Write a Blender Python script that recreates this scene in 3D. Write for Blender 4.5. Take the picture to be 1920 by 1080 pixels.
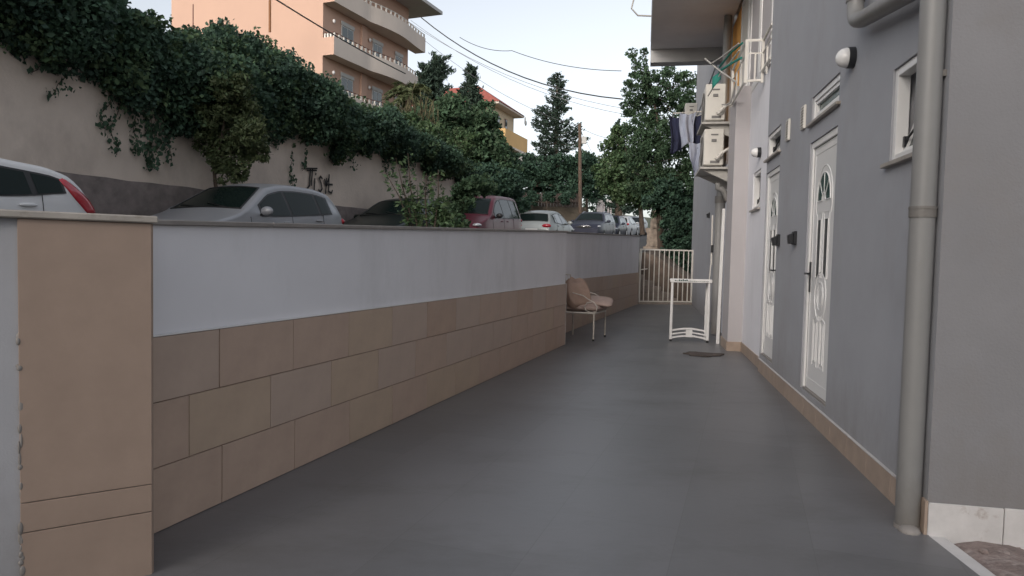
import bpy, bmesh, math, random
import numpy as np
from mathutils import Vector, Matrix
random.seed(11); RNG = np.random.default_rng(11)
for o in list(bpy.data.objects): bpy.data.objects.remove(o)
SC = bpy.context.scene; COL = SC.collection; R_ = math.radians

# ---------------------------------------------------------------- camera, sky, sun, exposure
EYE = 1.303; FPX = 1295.4; PITCH = R_(2.705); ROLL = R_(1.291)
cd = bpy.data.cameras.new('camera'); cam = bpy.data.objects.new('camera', cd); COL.objects.link(cam)
cd.sensor_width = 36.0; cd.lens = FPX / 1920 * 36; cd.clip_end = 3000; cd.clip_start = 0.05
fw = Vector((0, math.cos(PITCH), -math.sin(PITCH))); up0 = Vector((0, math.sin(PITCH), math.cos(PITCH)))
rt = Vector((1, 0, 0)) * math.cos(ROLL) + up0 * math.sin(ROLL)
up = -Vector((1, 0, 0)) * math.sin(ROLL) + up0 * math.cos(ROLL)
cam.matrix_world = Matrix(((rt.x, up.x, -fw.x, 0), (rt.y, up.y, -fw.y, 0), (rt.z, up.z, -fw.z, EYE), (0, 0, 0, 1)))
SC.camera = cam
SUN_ROT = 208.0; SUN_EL = 20.0
w = bpy.data.worlds.new('World'); SC.world = w; w.use_nodes = True
nt = w.node_tree; nt.nodes.clear()
sky = nt.nodes.new('ShaderNodeTexSky'); sky.sky_type = 'NISHITA'; sky.sun_disc = False
sky.sun_elevation = R_(SUN_EL); sky.sun_rotation = R_(SUN_ROT); sky.altitude = 50; sky.air_density = 1.0; sky.dust_density = 3.0; sky.ozone_density = 1.2
bg = nt.nodes.new('ShaderNodeBackground'); bg.inputs['Strength'].default_value = 0.15
wo = nt.nodes.new('ShaderNodeOutputWorld')
hsv = nt.nodes.new('ShaderNodeHueSaturation'); hsv.inputs['Saturation'].default_value = 0.31
nt.links.new(sky.outputs[0], hsv.inputs['Color']); nt.links.new(hsv.outputs[0], bg.inputs[0]); nt.links.new(bg.outputs[0], wo.inputs[0])
sd = bpy.data.lights.new('sun', 'SUN'); sd.energy = 0.35; sd.angle = R_(30); sd.color = (1.0, 0.80, 0.62)
sun = bpy.data.objects.new('sun', sd); COL.objects.link(sun)
a = R_(SUN_ROT); el = R_(SUN_EL)
tosun = Vector((math.sin(a) * math.cos(el), math.cos(a) * math.cos(el), math.sin(el)))
sun.rotation_euler = tosun.to_track_quat('Z', 'Y').to_euler(); sun.location = tosun * 60
SC.view_settings.view_transform = 'Standard'; SC.view_settings.look = 'None'
SC.view_settings.exposure = 0.75; SC.view_settings.gamma = 1.0; SC.view_settings.use_curve_mapping = False
SC.render.resolution_x = 1024; SC.render.resolution_y = 576

# ---------------------------------------------------------------- frames of reference
TL = 0.326508; XL = -2.66414     # left wall: direction and crossing
TR = 0.187257; XR = 1.40868      # house front
AL = math.pi / 2 - TL; AR = math.pi / 2 - TR
def FL(s, n, z=0.0): return Vector((XL + s * math.sin(TL) - n * math.cos(TL), s * math.cos(TL) + n * math.sin(TL), z))
def FR(t, n, z=0.0): return Vector((XR + t * math.sin(TR) - n * math.cos(TR), t * math.cos(TR) + n * math.sin(TR), z))
def at(x, y, Y):
    d = fw + rt * ((x - 960) / FPX) - up * ((y - 540) / FPX); k = Y / d.y
    return Vector((0, 0, EYE)) + d * k
def roadz(s):
    if s < 38: return 0.52 + 0.042 * s
    return 2.116 + 0.056 * (s - 38)

# ---------------------------------------------------------------- materials
MATS = {}
def mat(name, col, rough=0.7, metal=0.0, var=0.0, scale=4.0, bump=0.0, bscale=60.0, spec=0.5, col2=None, coat=0.0, stretch=None, detail=4.0, stain=None, island=0.0, trans=0.0):
    if name in MATS: return MATS[name]
    m = bpy.data.materials.new(name); m.use_nodes = True; t = m.node_tree; N = t.nodes; L = t.links
    b = N['Principled BSDF']; b.inputs['Roughness'].default_value = rough; b.inputs['Metallic'].default_value = metal
    b.inputs['Specular IOR Level'].default_value = spec; b.inputs['Coat Weight'].default_value = coat
    c4 = (*col, 1)
    tc = N.new('ShaderNodeTexCoord'); src = tc.outputs['Object']
    if stretch:
        mp = N.new('ShaderNodeMapping'); mp.inputs['Scale'].default_value = stretch; L.new(src, mp.inputs[0]); src = mp.outputs[0]
    cur = None
    if var > 0 or col2:
        n1 = N.new('ShaderNodeTexNoise'); n1.inputs['Scale'].default_value = scale; n1.inputs['Detail'].default_value = detail; n1.inputs['Roughness'].default_value = 0.62
        L.new(src, n1.inputs[0])
        rp = N.new('ShaderNodeValToRGB'); rp.color_ramp.elements[0].position = 0.32; rp.color_ramp.elements[1].position = 0.68
        if col2: ca, cb = col, col2
        else: ca = tuple(max(0, c * (1 - var)) for c in col); cb = tuple(min(1, c * (1 + var)) for c in col)
        rp.color_ramp.elements[0].color = (*ca, 1); rp.color_ramp.elements[1].color = (*cb, 1)
        L.new(n1.outputs['Fac'], rp.inputs[0]); cur = rp.outputs[0]
        rr = N.new('ShaderNodeMapRange'); rr.inputs[3].default_value = max(0.02, rough - 0.1); rr.inputs[4].default_value = min(1, rough + 0.1)
        L.new(n1.outputs['Fac'], rr.inputs[0]); L.new(rr.outputs[0], b.inputs['Roughness'])
    if stain:
        sc, scale2, lo, hi, st2 = stain
        mp = N.new('ShaderNodeMapping'); mp.inputs['Scale'].default_value = st2; L.new(tc.outputs['Object'], mp.inputs[0])
        n2 = N.new('ShaderNodeTexNoise'); n2.inputs['Scale'].default_value = scale2; n2.inputs['Detail'].default_value = 7; n2.inputs['Roughness'].default_value = 0.7
        L.new(mp.outputs[0], n2.inputs[0])
        r2 = N.new('ShaderNodeMapRange'); r2.inputs[1].default_value = lo; r2.inputs[2].default_value = hi; L.new(n2.outputs['Fac'], r2.inputs[0])
        mx = N.new('ShaderNodeMix'); mx.data_type = 'RGBA'; L.new(r2.outputs[0], mx.inputs[0])
        if cur: L.new(cur, mx.inputs[6])
        else: mx.inputs[6].default_value = c4
        mx.inputs[7].default_value = (*sc, 1); cur = mx.outputs[2]
    if island > 0:
        g = N.new('ShaderNodeNewGeometry'); hs = N.new('ShaderNodeHueSaturation')
        r3 = N.new('ShaderNodeMapRange'); r3.inputs[3].default_value = 1 - island; r3.inputs[4].default_value = 1 + island
        L.new(g.outputs['Random Per Island'], r3.inputs[0]); L.new(r3.outputs[0], hs.inputs['Value'])
        r4 = N.new('ShaderNodeMapRange'); r4.inputs[3].default_value = 0.475; r4.inputs[4].default_value = 0.52
        ml = N.new('ShaderNodeMath'); ml.operation = 'FRACT'; m7 = N.new('ShaderNodeMath'); m7.operation = 'MULTIPLY'; m7.inputs[1].default_value = 7.31
        L.new(g.outputs['Random Per Island'], m7.inputs[0]); L.new(m7.outputs[0], ml.inputs[0]); L.new(ml.outputs[0], r4.inputs[0]); L.new(r4.outputs[0], hs.inputs['Hue'])
        if cur: L.new(cur, hs.inputs['Color'])
        else: hs.inputs['Color'].default_value = c4
        cur = hs.outputs[0]
    if cur: L.new(cur, b.inputs['Base Color'])
    else: b.inputs['Base Color'].default_value = c4
    if bump > 0:
        n3 = N.new('ShaderNodeTexNoise'); n3.inputs['Scale'].default_value = bscale; n3.inputs['Detail'].default_value = 5; L.new(src, n3.inputs[0])
        bp = N.new('ShaderNodeBump'); bp.inputs['Strength'].default_value = bump; bp.inputs['Distance'].default_value = 0.02
        L.new(n3.outputs['Fac'], bp.inputs['Height']); L.new(bp.outputs[0], b.inputs['Normal'])
    if trans > 0:
        tr = N.new('ShaderNodeBsdfTranslucent'); ms = N.new('ShaderNodeMixShader'); ms.inputs[0].default_value = trans
        if cur: L.new(cur, tr.inputs[0])
        else: tr.inputs[0].default_value = c4
        L.new(b.outputs[0], ms.inputs[1]); L.new(tr.outputs[0], ms.inputs[2]); L.new(ms.outputs[0], N['Material Output'].inputs[0])
    MATS[name] = m; return m

M = {}
M['floor'] = mat('floor_tile', (0.138, 0.136, 0.140), 0.40, var=0.09, scale=1.6, bump=0.04, bscale=30, detail=7, stain=((0.105, 0.102, 0.102), 1.1, 0.5, 0.75, (1, 2.2, 1)))
def floor_tiles():
    t = M['floor'].node_tree; N = t.nodes; L = t.links; b = N['Principled BSDF']; src = b.inputs['Base Color'].links[0].from_socket
    tc = N.new('ShaderNodeTexCoord'); mp = N.new('ShaderNodeMapping'); mp.inputs['Rotation'].default_value = (0, 0, -1.244); L.new(tc.outputs['Object'], mp.inputs[0])
    br = N.new('ShaderNodeTexBrick'); br.inputs['Scale'].default_value = 1.0; br.inputs['Brick Width'].default_value = 1.2; br.inputs['Row Height'].default_value = .6; br.inputs['Mortar Size'].default_value = .0022; br.inputs['Mortar Smooth'].default_value = .3
    br.inputs['Color1'].default_value = (.93, .93, .93, 1); br.inputs['Color2'].default_value = (1.06, 1.055, 1.06, 1); br.inputs['Mortar'].default_value = (.84, .83, .82, 1); L.new(mp.outputs[0], br.inputs[0])
    mx = N.new('ShaderNodeMix'); mx.data_type = 'RGBA'; mx.blend_type = 'MULTIPLY'; mx.inputs[0].default_value = 1; L.new(src, mx.inputs[6]); L.new(br.outputs['Color'], mx.inputs[7])
    n4 = N.new('ShaderNodeTexNoise'); n4.inputs['Scale'].default_value = 55; n4.inputs['Detail'].default_value = 3; L.new(tc.outputs['Object'], n4.inputs[0]); r5 = N.new('ShaderNodeMapRange'); r5.inputs[1].default_value = .68; r5.inputs[2].default_value = .76; L.new(n4.outputs['Fac'], r5.inputs[0])
    m5 = N.new('ShaderNodeMath'); m5.operation = 'MULTIPLY'; m5.inputs[1].default_value = .35; L.new(r5.outputs[0], m5.inputs[0])
    mx2 = N.new('ShaderNodeMix'); mx2.data_type = 'RGBA'; L.new(m5.outputs[0], mx2.inputs[0]); L.new(mx.outputs[2], mx2.inputs[6]); mx2.inputs[7].default_value = (.10, .085, .075, 1); L.new(mx2.outputs[2], b.inputs['Base Color'])
floor_tiles()
def splash(name, col, zmax, amt):
    t = M[name].node_tree; N = t.nodes; L = t.links; b = N['Principled BSDF']; src = b.inputs['Base Color'].links[0].from_socket
    tc = N.new('ShaderNodeTexCoord'); sx = N.new('ShaderNodeSeparateXYZ'); L.new(tc.outputs['Object'], sx.inputs[0])
    n1 = N.new('ShaderNodeTexNoise'); n1.inputs['Scale'].default_value = 5; n1.inputs['Detail'].default_value = 7; n1.inputs['Roughness'].default_value = .7; mp = N.new('ShaderNodeMapping'); mp.inputs['Scale'].default_value = (1, 1, .45); L.new(tc.outputs['Object'], mp.inputs[0]); L.new(mp.outputs[0], n1.inputs[0])
    ad = N.new('ShaderNodeMath'); ad.operation = 'MULTIPLY_ADD'; ad.inputs[1].default_value = -zmax * 1.8; L.new(n1.outputs['Fac'], ad.inputs[0]); L.new(sx.outputs['Z'], ad.inputs[2])
    mr = N.new('ShaderNodeMapRange'); mr.inputs[1].default_value = -zmax * .9; mr.inputs[2].default_value = zmax * .1; mr.inputs[3].default_value = amt; mr.inputs[4].default_value = 0; L.new(ad.outputs[0], mr.inputs[0])
    mx = N.new('ShaderNodeMix'); mx.data_type = 'RGBA'; L.new(mr.outputs[0], mx.inputs[0]); L.new(src, mx.inputs[6]); mx.inputs[7].default_value = (*col, 1); L.new(mx.outputs[2], b.inputs['Base Color'])
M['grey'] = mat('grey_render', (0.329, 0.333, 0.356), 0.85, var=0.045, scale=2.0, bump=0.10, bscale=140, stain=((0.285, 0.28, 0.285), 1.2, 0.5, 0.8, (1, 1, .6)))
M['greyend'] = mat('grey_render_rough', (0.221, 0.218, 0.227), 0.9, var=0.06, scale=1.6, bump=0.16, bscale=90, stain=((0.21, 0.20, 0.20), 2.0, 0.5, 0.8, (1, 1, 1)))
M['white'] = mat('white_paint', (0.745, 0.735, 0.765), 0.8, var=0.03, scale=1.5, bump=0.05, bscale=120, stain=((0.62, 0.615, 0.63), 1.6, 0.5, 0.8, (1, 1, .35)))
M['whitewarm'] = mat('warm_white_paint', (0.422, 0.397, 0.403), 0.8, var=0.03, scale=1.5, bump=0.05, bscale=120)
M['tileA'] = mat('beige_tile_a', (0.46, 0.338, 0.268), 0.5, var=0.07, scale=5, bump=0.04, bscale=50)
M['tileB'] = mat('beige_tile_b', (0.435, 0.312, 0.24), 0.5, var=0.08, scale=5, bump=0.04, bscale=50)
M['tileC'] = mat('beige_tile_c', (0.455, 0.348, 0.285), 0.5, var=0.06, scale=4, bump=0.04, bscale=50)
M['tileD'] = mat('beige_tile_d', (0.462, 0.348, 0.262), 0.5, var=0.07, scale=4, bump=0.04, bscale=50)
M['grout'] = mat('grout', (0.27, 0.205, 0.165), 0.95, var=0.1, scale=20)
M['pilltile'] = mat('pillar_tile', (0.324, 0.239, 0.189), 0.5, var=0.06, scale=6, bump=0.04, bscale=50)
M['plinth'] = mat('peach_plinth', (0.345, 0.265, 0.21), 0.5, var=0.14, scale=6, bump=0.03)
M['plinthwhite'] = mat('white_plinth', (0.55, 0.53, 0.52), 0.55, var=0.08, scale=9, bump=0.05, stain=((0.30, 0.24, 0.21), 5, 0.58, 0.72, (1, 1, 1)))
M['marble'] = mat('marble_cap', (0.34, 0.31, 0.28), 0.45, var=0.16, scale=9, stain=((0.2, 0.17, 0.13), 7, 0.55, 0.7, (1, 1, 1)))
M['coping'] = mat('grey_coping', (0.24, 0.22, 0.205), 0.6, var=0.14, scale=5, bump=0.1)
M['pipe'] = mat('grey_pipe', (0.215, 0.212, 0.208), 0.45, var=0.04, scale=4, stain=((0.2, 0.18, 0.16), 6, 0.62, 0.75, (1, 1, .3)))
M['pvc'] = mat('white_pvc', (0.72, 0.71, 0.70), 0.32, var=0.02, scale=3)
M['metalwhite'] = mat('white_enamel', (0.66, 0.63, 0.58), 0.4, var=0.05, scale=12)
M['chairmetal'] = mat('cream_enamel', (0.58, 0.54, 0.48), 0.45, var=0.1, scale=18, stain=((0.22, 0.12, 0.07), 14, 0.66, 0.74, (1, 1, 1)))
M['black'] = mat('black_plastic', (0.02, 0.021, 0.024), 0.4)
M['rubber'] = mat('rubber', (0.02, 0.02, 0.02), 0.8, var=0.15, scale=15)
M['glass'] = mat('dark_glass', (0.02, 0.035, 0.035), 0.06, spec=0.7)
M['doorglass'] = mat('door_glass', (0.03, 0.06, 0.06), 0.2, spec=0.3, col2=(0.06, 0.11, 0.105), scale=12)
M['doorglass2'] = mat('ribbed_door_glass', (0.035, 0.04, 0.04), 0.35, spec=0.3, col2=(0.075, 0.08, 0.08), scale=60)
M['carglass'] = mat('car_glass', (0.010, 0.017, 0.016), 0.06, spec=0.14)
M['cargraphite'] = mat('car_trim', (0.015, 0.015, 0.016), 0.5)
def carpaint(n, c, met=0.3): return mat('car_paint_' + n, c, 0.38, metal=met * .35, coat=0.12, spec=0.3, var=0.03, scale=2)
M['redlens'] = mat('red_lens', (0.40, 0.015, 0.03), 0.12, coat=0.6)
M['clearlens'] = mat('clear_lens', (0.55, 0.57, 0.6), 0.08, coat=0.6, spec=0.8)
M['chrome'] = mat('chrome', (0.6, 0.6, 0.62), 0.15, metal=1.0)
M['rim'] = mat('alloy', (0.42, 0.42, 0.44), 0.3, metal=0.8)
M['retain'] = mat('old_plaster', (0.640, 0.553, 0.484), 0.92, var=0.10, scale=0.9, bump=0.35, bscale=18, detail=8, stain=((0.47, 0.40, 0.35), 0.8, 0.5, 0.75, (1, 1, .6)))
M['band'] = mat('cement_band', (0.203, 0.175, 0.168), 0.95, var=0.30, scale=3.5, bump=0.6, bscale=16, detail=8, stain=((0.24, 0.215, 0.20), 4, 0.55, 0.7, (1, 1, 1)))
M['asphalt'] = mat('asphalt', (0.055, 0.053, 0.052), 0.9, var=0.2, scale=3, bump=0.3, bscale=90)
M['soil'] = mat('soil', (0.12, 0.09, 0.07), 0.95, var=0.35, scale=3, bump=0.7, bscale=20)
M['rubble'] = mat('pinkish_gravel', (0.22, 0.17, 0.155), 0.95, var=0.25, scale=9, bump=0.8, bscale=35, stain=((0.32, 0.27, 0.25), 12, 0.5, 0.65, (1, 1, 1)))
M['hill'] = mat('hill_grass', (0.05, 0.06, 0.025), 0.95, var=0.4, scale=0.6, bump=0.8, bscale=4)
M['bark'] = mat('bark', (0.075, 0.055, 0.042), 0.95, var=0.3, scale=14, bump=0.8, bscale=30, stretch=(1, 1, .25))
M['ivyleaf'] = mat('ivy_leaf', (0.060, 0.108, 0.070), 0.55, island=0.35, trans=0.2, spec=0.18)
M['ivyleaf2'] = mat('ivy_leaf_mid', (0.080, 0.128, 0.066), 0.55, island=0.35, trans=0.22, spec=0.18)
M['ivyleaf3'] = mat('ivy_leaf_dark', (0.052, 0.092, 0.066), 0.55, island=0.35, trans=0.2, spec=0.18)
M['shrubleaf'] = mat('olive_leaf', (0.100, 0.132, 0.062), 0.55, island=0.33, trans=0.22, spec=0.3)
M['treeleaf'] = mat('tree_leaf', (0.062, 0.108, 0.060), 0.55, island=0.33, trans=0.25, spec=0.18)
M['greenleaf'] = mat('fresh_leaf', (0.074, 0.122, 0.056), 0.55, island=0.4, trans=0.28, spec=0.3)
M['hedgeleaf'] = mat('hedge_leaf', (0.048, 0.090, 0.062), 0.6, island=0.33, trans=0.15, spec=0.18)
M['needle'] = mat('conifer_needle', (0.046, 0.074, 0.056), 0.65, island=0.33, trans=0.1, spec=0.25)
M['palmleaf'] = mat('palm_leaf', (0.110, 0.130, 0.062), 0.6, island=0.4, trans=0.25, spec=0.3)
M['dryleaf'] = mat('dry_reed', (0.115, 0.105, 0.06), 0.7, island=0.35, trans=0.25, spec=0.2)
M['peach'] = mat('peach_render', (0.485, 0.32, 0.248), 0.9, var=0.03, scale=0.4, bump=0.05)
M['balc'] = mat('balcony_render', (0.66, 0.575, 0.51), 0.9, var=0.05, scale=0.7)
M['soffit'] = mat('soffit_grey', (0.72, 0.71, 0.72), 0.9, var=0.06, scale=1.2)
M['beam'] = mat('beam_grey', (0.450, 0.450, 0.450), 0.9, var=0.05, scale=2)
M['brownrail'] = mat('brown_rail', (0.13, 0.055, 0.04), 0.6)
M['shutter'] = mat('window_shutter', (0.42, 0.42, 0.41), 0.6)
M['roofred'] = mat('red_roof_tile', (0.30, 0.085, 0.065), 0.8, var=0.18, scale=3, bump=0.5, bscale=8)
M['cream'] = mat('cream_render', (0.62, 0.52, 0.38), 0.9, var=0.04, scale=0.8)
M['ochre'] = mat('ochre_render', (0.70, 0.45, 0.20), 0.9, var=0.05, scale=0.8)
M['orange'] = mat('orange_paint', (0.95, 0.47, 0.12), 0.8, var=0.06, scale=2)
M['wood'] = mat('weathered_wood', (0.10, 0.068, 0.05), 0.85, var=0.25, scale=5, bump=0.3, stretch=(4, 4, .4))
M['darkwood'] = mat('dark_fence', (0.050, 0.036, 0.030), 0.85, var=0.2, scale=4)
M['stone'] = mat('rough_stone', (0.22, 0.175, 0.14), 0.95, var=0.35, scale=5, bump=1.0, bscale=14, detail=8)
M['poststone'] = mat('post_stone', (0.30, 0.245, 0.20), 0.95, var=0.35, scale=6, bump=1.0, bscale=14, detail=8)
M['step'] = mat('concrete_step', (0.27, 0.23, 0.20), 0.9, var=0.15, scale=5, bump=0.3)
M['cushion'] = mat('cushion_cloth', (0.37, 0.255, 0.20), 0.95, var=0.12, scale=9, bump=0.25, bscale=180)
M['cushion2'] = mat('cushion_cloth_dull', (0.40, 0.30, 0.26), 0.95, var=0.12, scale=9, bump=0.25, bscale=180)
M['ac'] = mat('ac_enamel', (0.60, 0.575, 0.53), 0.45, var=0.05, scale=6)
M['acdark'] = mat('ac_grille', (0.16, 0.155, 0.15), 0.6)
M['bracket'] = mat('bracket_paint', (0.40, 0.385, 0.36), 0.6, var=0.1, scale=8)
M['navy'] = mat('navy_cloth', (0.022, 0.026, 0.06), 0.95, var=0.2, scale=6)
M['bluecloth'] = mat('pale_blue_cloth', (0.34, 0.37, 0.46), 0.95, var=0.08, scale=6)
M['teal'] = mat('teal_cloth', (0.02, 0.20, 0.16), 0.8, var=0.1, scale=6)
M['globe'] = mat('lamp_glass', (0.72, 0.71, 0.70), 0.25)
M['graffiti'] = mat('spray_paint', (0.03, 0.028, 0.028), 0.8, var=0.3, scale=30)
M['mat'] = mat('brown_mat', (0.075, 0.058, 0.05), 0.95, var=0.3, scale=12, bump=0.6, bscale=60)
M['wire'] = mat('cable', (0.03, 0.03, 0.03), 0.7)
M['wirelight'] = mat('thin_cable', (0.16, 0.16, 0.17), 0.7)
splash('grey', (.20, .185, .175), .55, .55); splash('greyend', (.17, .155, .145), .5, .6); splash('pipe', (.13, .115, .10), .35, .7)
M['rust'] = mat('rusty_pole', (0.24, 0.11, 0.05), 0.85, var=0.2, scale=8)

# ---------------------------------------------------------------- mesh helpers
ORG = {}
class MB:
    def __init__(s): s.v = []; s.f = []
    def quad(s, *p): b = len(s.v); s.v += [Vector(q) for q in p]; s.f.append(tuple(range(b, b + len(p)))); return s
    def box(s, x0, x1, y0, y1, z0, z1, F=None):
        b = len(s.v); F = F or (lambda x, y, z: Vector((x, y, z)))
        s.v += [F(x, y, z) for z in (z0, z1) for y in (y0, y1) for x in (x0, x1)]
        for q in ((0, 2, 3, 1), (4, 5, 7, 6), (0, 1, 5, 4), (2, 6, 7, 3), (0, 4, 6, 2), (1, 3, 7, 5)): s.f.append(tuple(b + i for i in q))
        return s
    def hexa(s, bottom, top):
        b = len(s.v); n = len(bottom); s.v += [Vector(p) for p in bottom] + [Vector(p) for p in top]
        s.f.append(tuple(b + i for i in range(n))[::-1]); s.f.append(tuple(b + n + i for i in range(n)))
        for i in range(n): j = (i + 1) % n; s.f.append((b + i, b + j, b + n + j, b + n + i))
        return s
    def tube(s, pts, r, k=8, caps=True):
        pts = [Vector(p) for p in pts]; rs = r if isinstance(r, (list, tuple)) else [r] * len(pts)
        b = len(s.v); n = len(pts); prev = None
        for i, p in enumerate(pts):
            d = (pts[min(i + 1, n - 1)] - pts[max(i - 1, 0)]).normalized()
            if prev is None:
                u = d.orthogonal().normalized()
            else:
                u = (prev - d * prev.dot(d)); u = u.normalized() if u.length > 1e-6 else d.orthogonal().normalized()
            prev = u; v = d.cross(u)
            for j in range(k):
                a = 2 * math.pi * j / k; s.v.append(p + (u * math.cos(a) + v * math.sin(a)) * rs[i])
        for i in range(n - 1):
            for j in range(k):
                j2 = (j + 1) % k; s.f.append((b + i * k + j, b + i * k + j2, b + (i + 1) * k + j2, b + (i + 1) * k + j))
        if caps:
            s.f.append(tuple(b + j for j in range(k))[::-1]); s.f.append(tuple(b + (n - 1) * k + j for j in range(k)))
        return s
    def sphere(s, c, r, nu=14, nv=9, fn=None):
        c = Vector(c); rx, ry, rz = r if isinstance(r, (list, tuple)) else (r, r, r); b = len(s.v)
        for i in range(nv + 1):
            th = math.pi * i / nv
            for j in range(nu):
                ph = 2 * math.pi * j / nu
                q = Vector((math.sin(th) * math.cos(ph), math.sin(th) * math.sin(ph), math.cos(th)))
                if fn: q = fn(q)
                s.v.append(c + Vector((q.x * rx, q.y * ry, q.z * rz)))
        for i in range(nv):
            for j in range(nu):
                j2 = (j + 1) % nu; s.f.append((b + i * nu + j, b + (i + 1) * nu + j, b + (i + 1) * nu + j2, b + i * nu + j2))
        return s
    def grid(s, P):
        b = len(s.v); nr = len(P); nc = len(P[0])
        for row in P: s.v += [Vector(p) for p in row]
        for i in range(nr - 1):
            for j in range(nc - 1): s.f.append((b + i * nc + j, b + i * nc + j + 1, b + (i + 1) * nc + j + 1, b + (i + 1) * nc + j))
        return s
    def prism(s, poly, F, d0, d1):
        """poly: 2D points; F(u, v, d) -> point; extruded from d0 to d1"""
        b = len(s.v); n = len(poly)
        s.v += [F(u, v, d0) for u, v in poly] + [F(u, v, d1) for u, v in poly]
        s.f.append(tuple(b + i for i in range(n))[::-1]); s.f.append(tuple(b + n + i for i in range(n)))
        for i in range(n): j = (i + 1) % n; s.f.append((b + i, b + j, b + n + j, b + n + i))
        return s
    def build(s, name, m, parent=None, smooth=False, bevel=0.0, local=False, merge=False):
        me = bpy.data.meshes.new(name)
        V = s.v
        if local or parent is not None and parent.name in LOCAL: org = Vector((0, 0, 0)); loc = Vector((0, 0, 0)); po = org
        else:
            lo = Vector((min(p.x for p in V), min(p.y for p in V), min(p.z for p in V))); hi = Vector((max(p.x for p in V), max(p.y for p in V), max(p.z for p in V)))
            org = Vector(((lo.x + hi.x) / 2, (lo.y + hi.y) / 2, lo.z)); po = ORG.get(parent.name, Vector((0, 0, 0))) if parent is not None else Vector((0, 0, 0)); loc = org - po
        me.from_pydata([p - org for p in V], [], s.f); me.update()
        bm = bmesh.new(); bm.from_mesh(me)
        if merge or smooth: bmesh.ops.remove_doubles(bm, verts=bm.verts, dist=1e-5)
        bmesh.ops.recalc_face_normals(bm, faces=bm.faces)
        if bevel > 0: bmesh.ops.bevel(bm, geom=list(bm.edges), offset=bevel, segments=1, affect='EDGES', clamp_overlap=True)
        bm.to_mesh(me); bm.free()
        if smooth:
            for p in me.polygons: p.use_smooth = True
            if smooth != True:
                me.set_sharp_from_angle(angle=R_(smooth))
        me.materials.append(M[m] if isinstance(m, str) else m)
        o = bpy.data.objects.new(name, me); COL.objects.link(o); o.location = loc
        if parent is not None:
            o.parent = parent
            if parent.name in LOCAL: LOCAL.add(o.name)
        if local: LOCAL.add(o.name)
        ORG[o.name] = org
        return o
LOCAL = set()
def tag(o, label, cat, group=None, kind=None):
    if label: o['label'] = label
    if cat: o['category'] = cat
    if group: o['group'] = group
    if kind: o['kind'] = kind
    return o
def struct(o): o['kind'] = 'structure'; return o
def thing(name, label, cat, loc=(0, 0, 0), rz=0.0, group=None, local=True):
    o = bpy.data.objects.new(name, None); COL.objects.link(o); o.location = loc; o.rotation_euler = (0, 0, rz); o.empty_display_size = 0.2
    tag(o, label, cat, group)
    if local: LOCAL.add(o.name)
    ORG[o.name] = Vector(loc); return o
def copy_tree(o, parent=None):
    c = o.copy(); COL.objects.link(c); c.parent = parent
    for ch in o.children: copy_tree(ch, c)
    return c
def share(o, name, parent, loc, rot=None, m=None):
    """another object on the mesh of o"""
    c = bpy.data.objects.new(name, o.data); COL.objects.link(c); c.parent = parent; c.location = loc
    if rot: c.rotation_euler = rot
    return c

# ================================================================ SETTING
b = MB(); b.quad((-400, -300, -0.35), (400, -300, -0.35), (400, 900, -0.35), (-400, 900, -0.35)); struct(b.build('ground', 'soil'))
# corridor floor: wedge between the two walls
b = MB()
def fp(v): return Vector((v.x, v.y, 0))
outl = [FR(-6, 0.0), FR(3.02, 0.09), FR(3.35, -0.10), FR(24, -0.10), FL(20.75, 0.55), FL(-6, 0.3)]
e1 = FL(-6, 0.3); e2 = FR(-6, -0.35)
outl = [fp(e1), fp(FR(-6, -0.95)), fp(FR(3.336, -0.004)), fp(FR(3.36, -0.12)), fp(FR(21.0, -0.12)), fp(FL(20.65, 0.50))]
b.hexa([p - Vector((0, 0, 0.25)) for p in outl], outl); struct(b.build('corridor_floor', 'floor'))
# pale painted edge of the floor and the gravel beside it
b = MB(); pa = FR(3.336, -0.004); pb = FR(-6, -0.95); dd = (pb - pa).normalized(); nn = Vector((-dd.y, dd.x, 0))
if nn.x < 0: nn = -nn
b.hexa([pa + nn * .002, pb + nn * .002, pb + nn * .075, pa + nn * .075], [p + Vector((0, 0, -0.004)) for p in (pa + nn * .002, pb + nn * .002, pb + nn * .075, pa + nn * .075)])
for i in range(4): b.v[i].z = -0.2
struct(b.build('floor_edging', 'plinthwhite'))
b = MB(); P = []
for i in range(40):
    row = []
    for j in range(30):
        q = pa + dd * (i * 0.16 - 0.25) + nn * (0.05 + j * 0.10)
        row.append((q.x, q.y, -0.035 + 0.035 * random.random() - 0.012 * min(j, 8) / 8 - (0.03 if j == 0 else 0)))
    P.append(row)
b.grid(P); struct(b.build('gravel_ground', 'rubble', smooth=True))
b = MB()
for k in range(420):
    q = pa + dd * random.uniform(-.1, 4.5) + nn * random.uniform(.12, 2.6); r = random.uniform(.006, .024)
    b.sphere((q.x, q.y, -0.03 + r * .5), (r * random.uniform(.8, 1.4), r, r * .7), 5, 4)
tag(b.build('loose_gravel', 'rubble'), 'loose pinkish gravel beside the corner of the grey house', 'gravel', kind='stuff')
# road
SS = [-20 + 2 * i for i in range(96)]
b = MB(); b.grid([[FL(s, n, roadz(s)) for s in SS] for n in (0.66, 3.5, 7.05)]); struct(b.build('road', 'asphalt', smooth=True))
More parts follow.
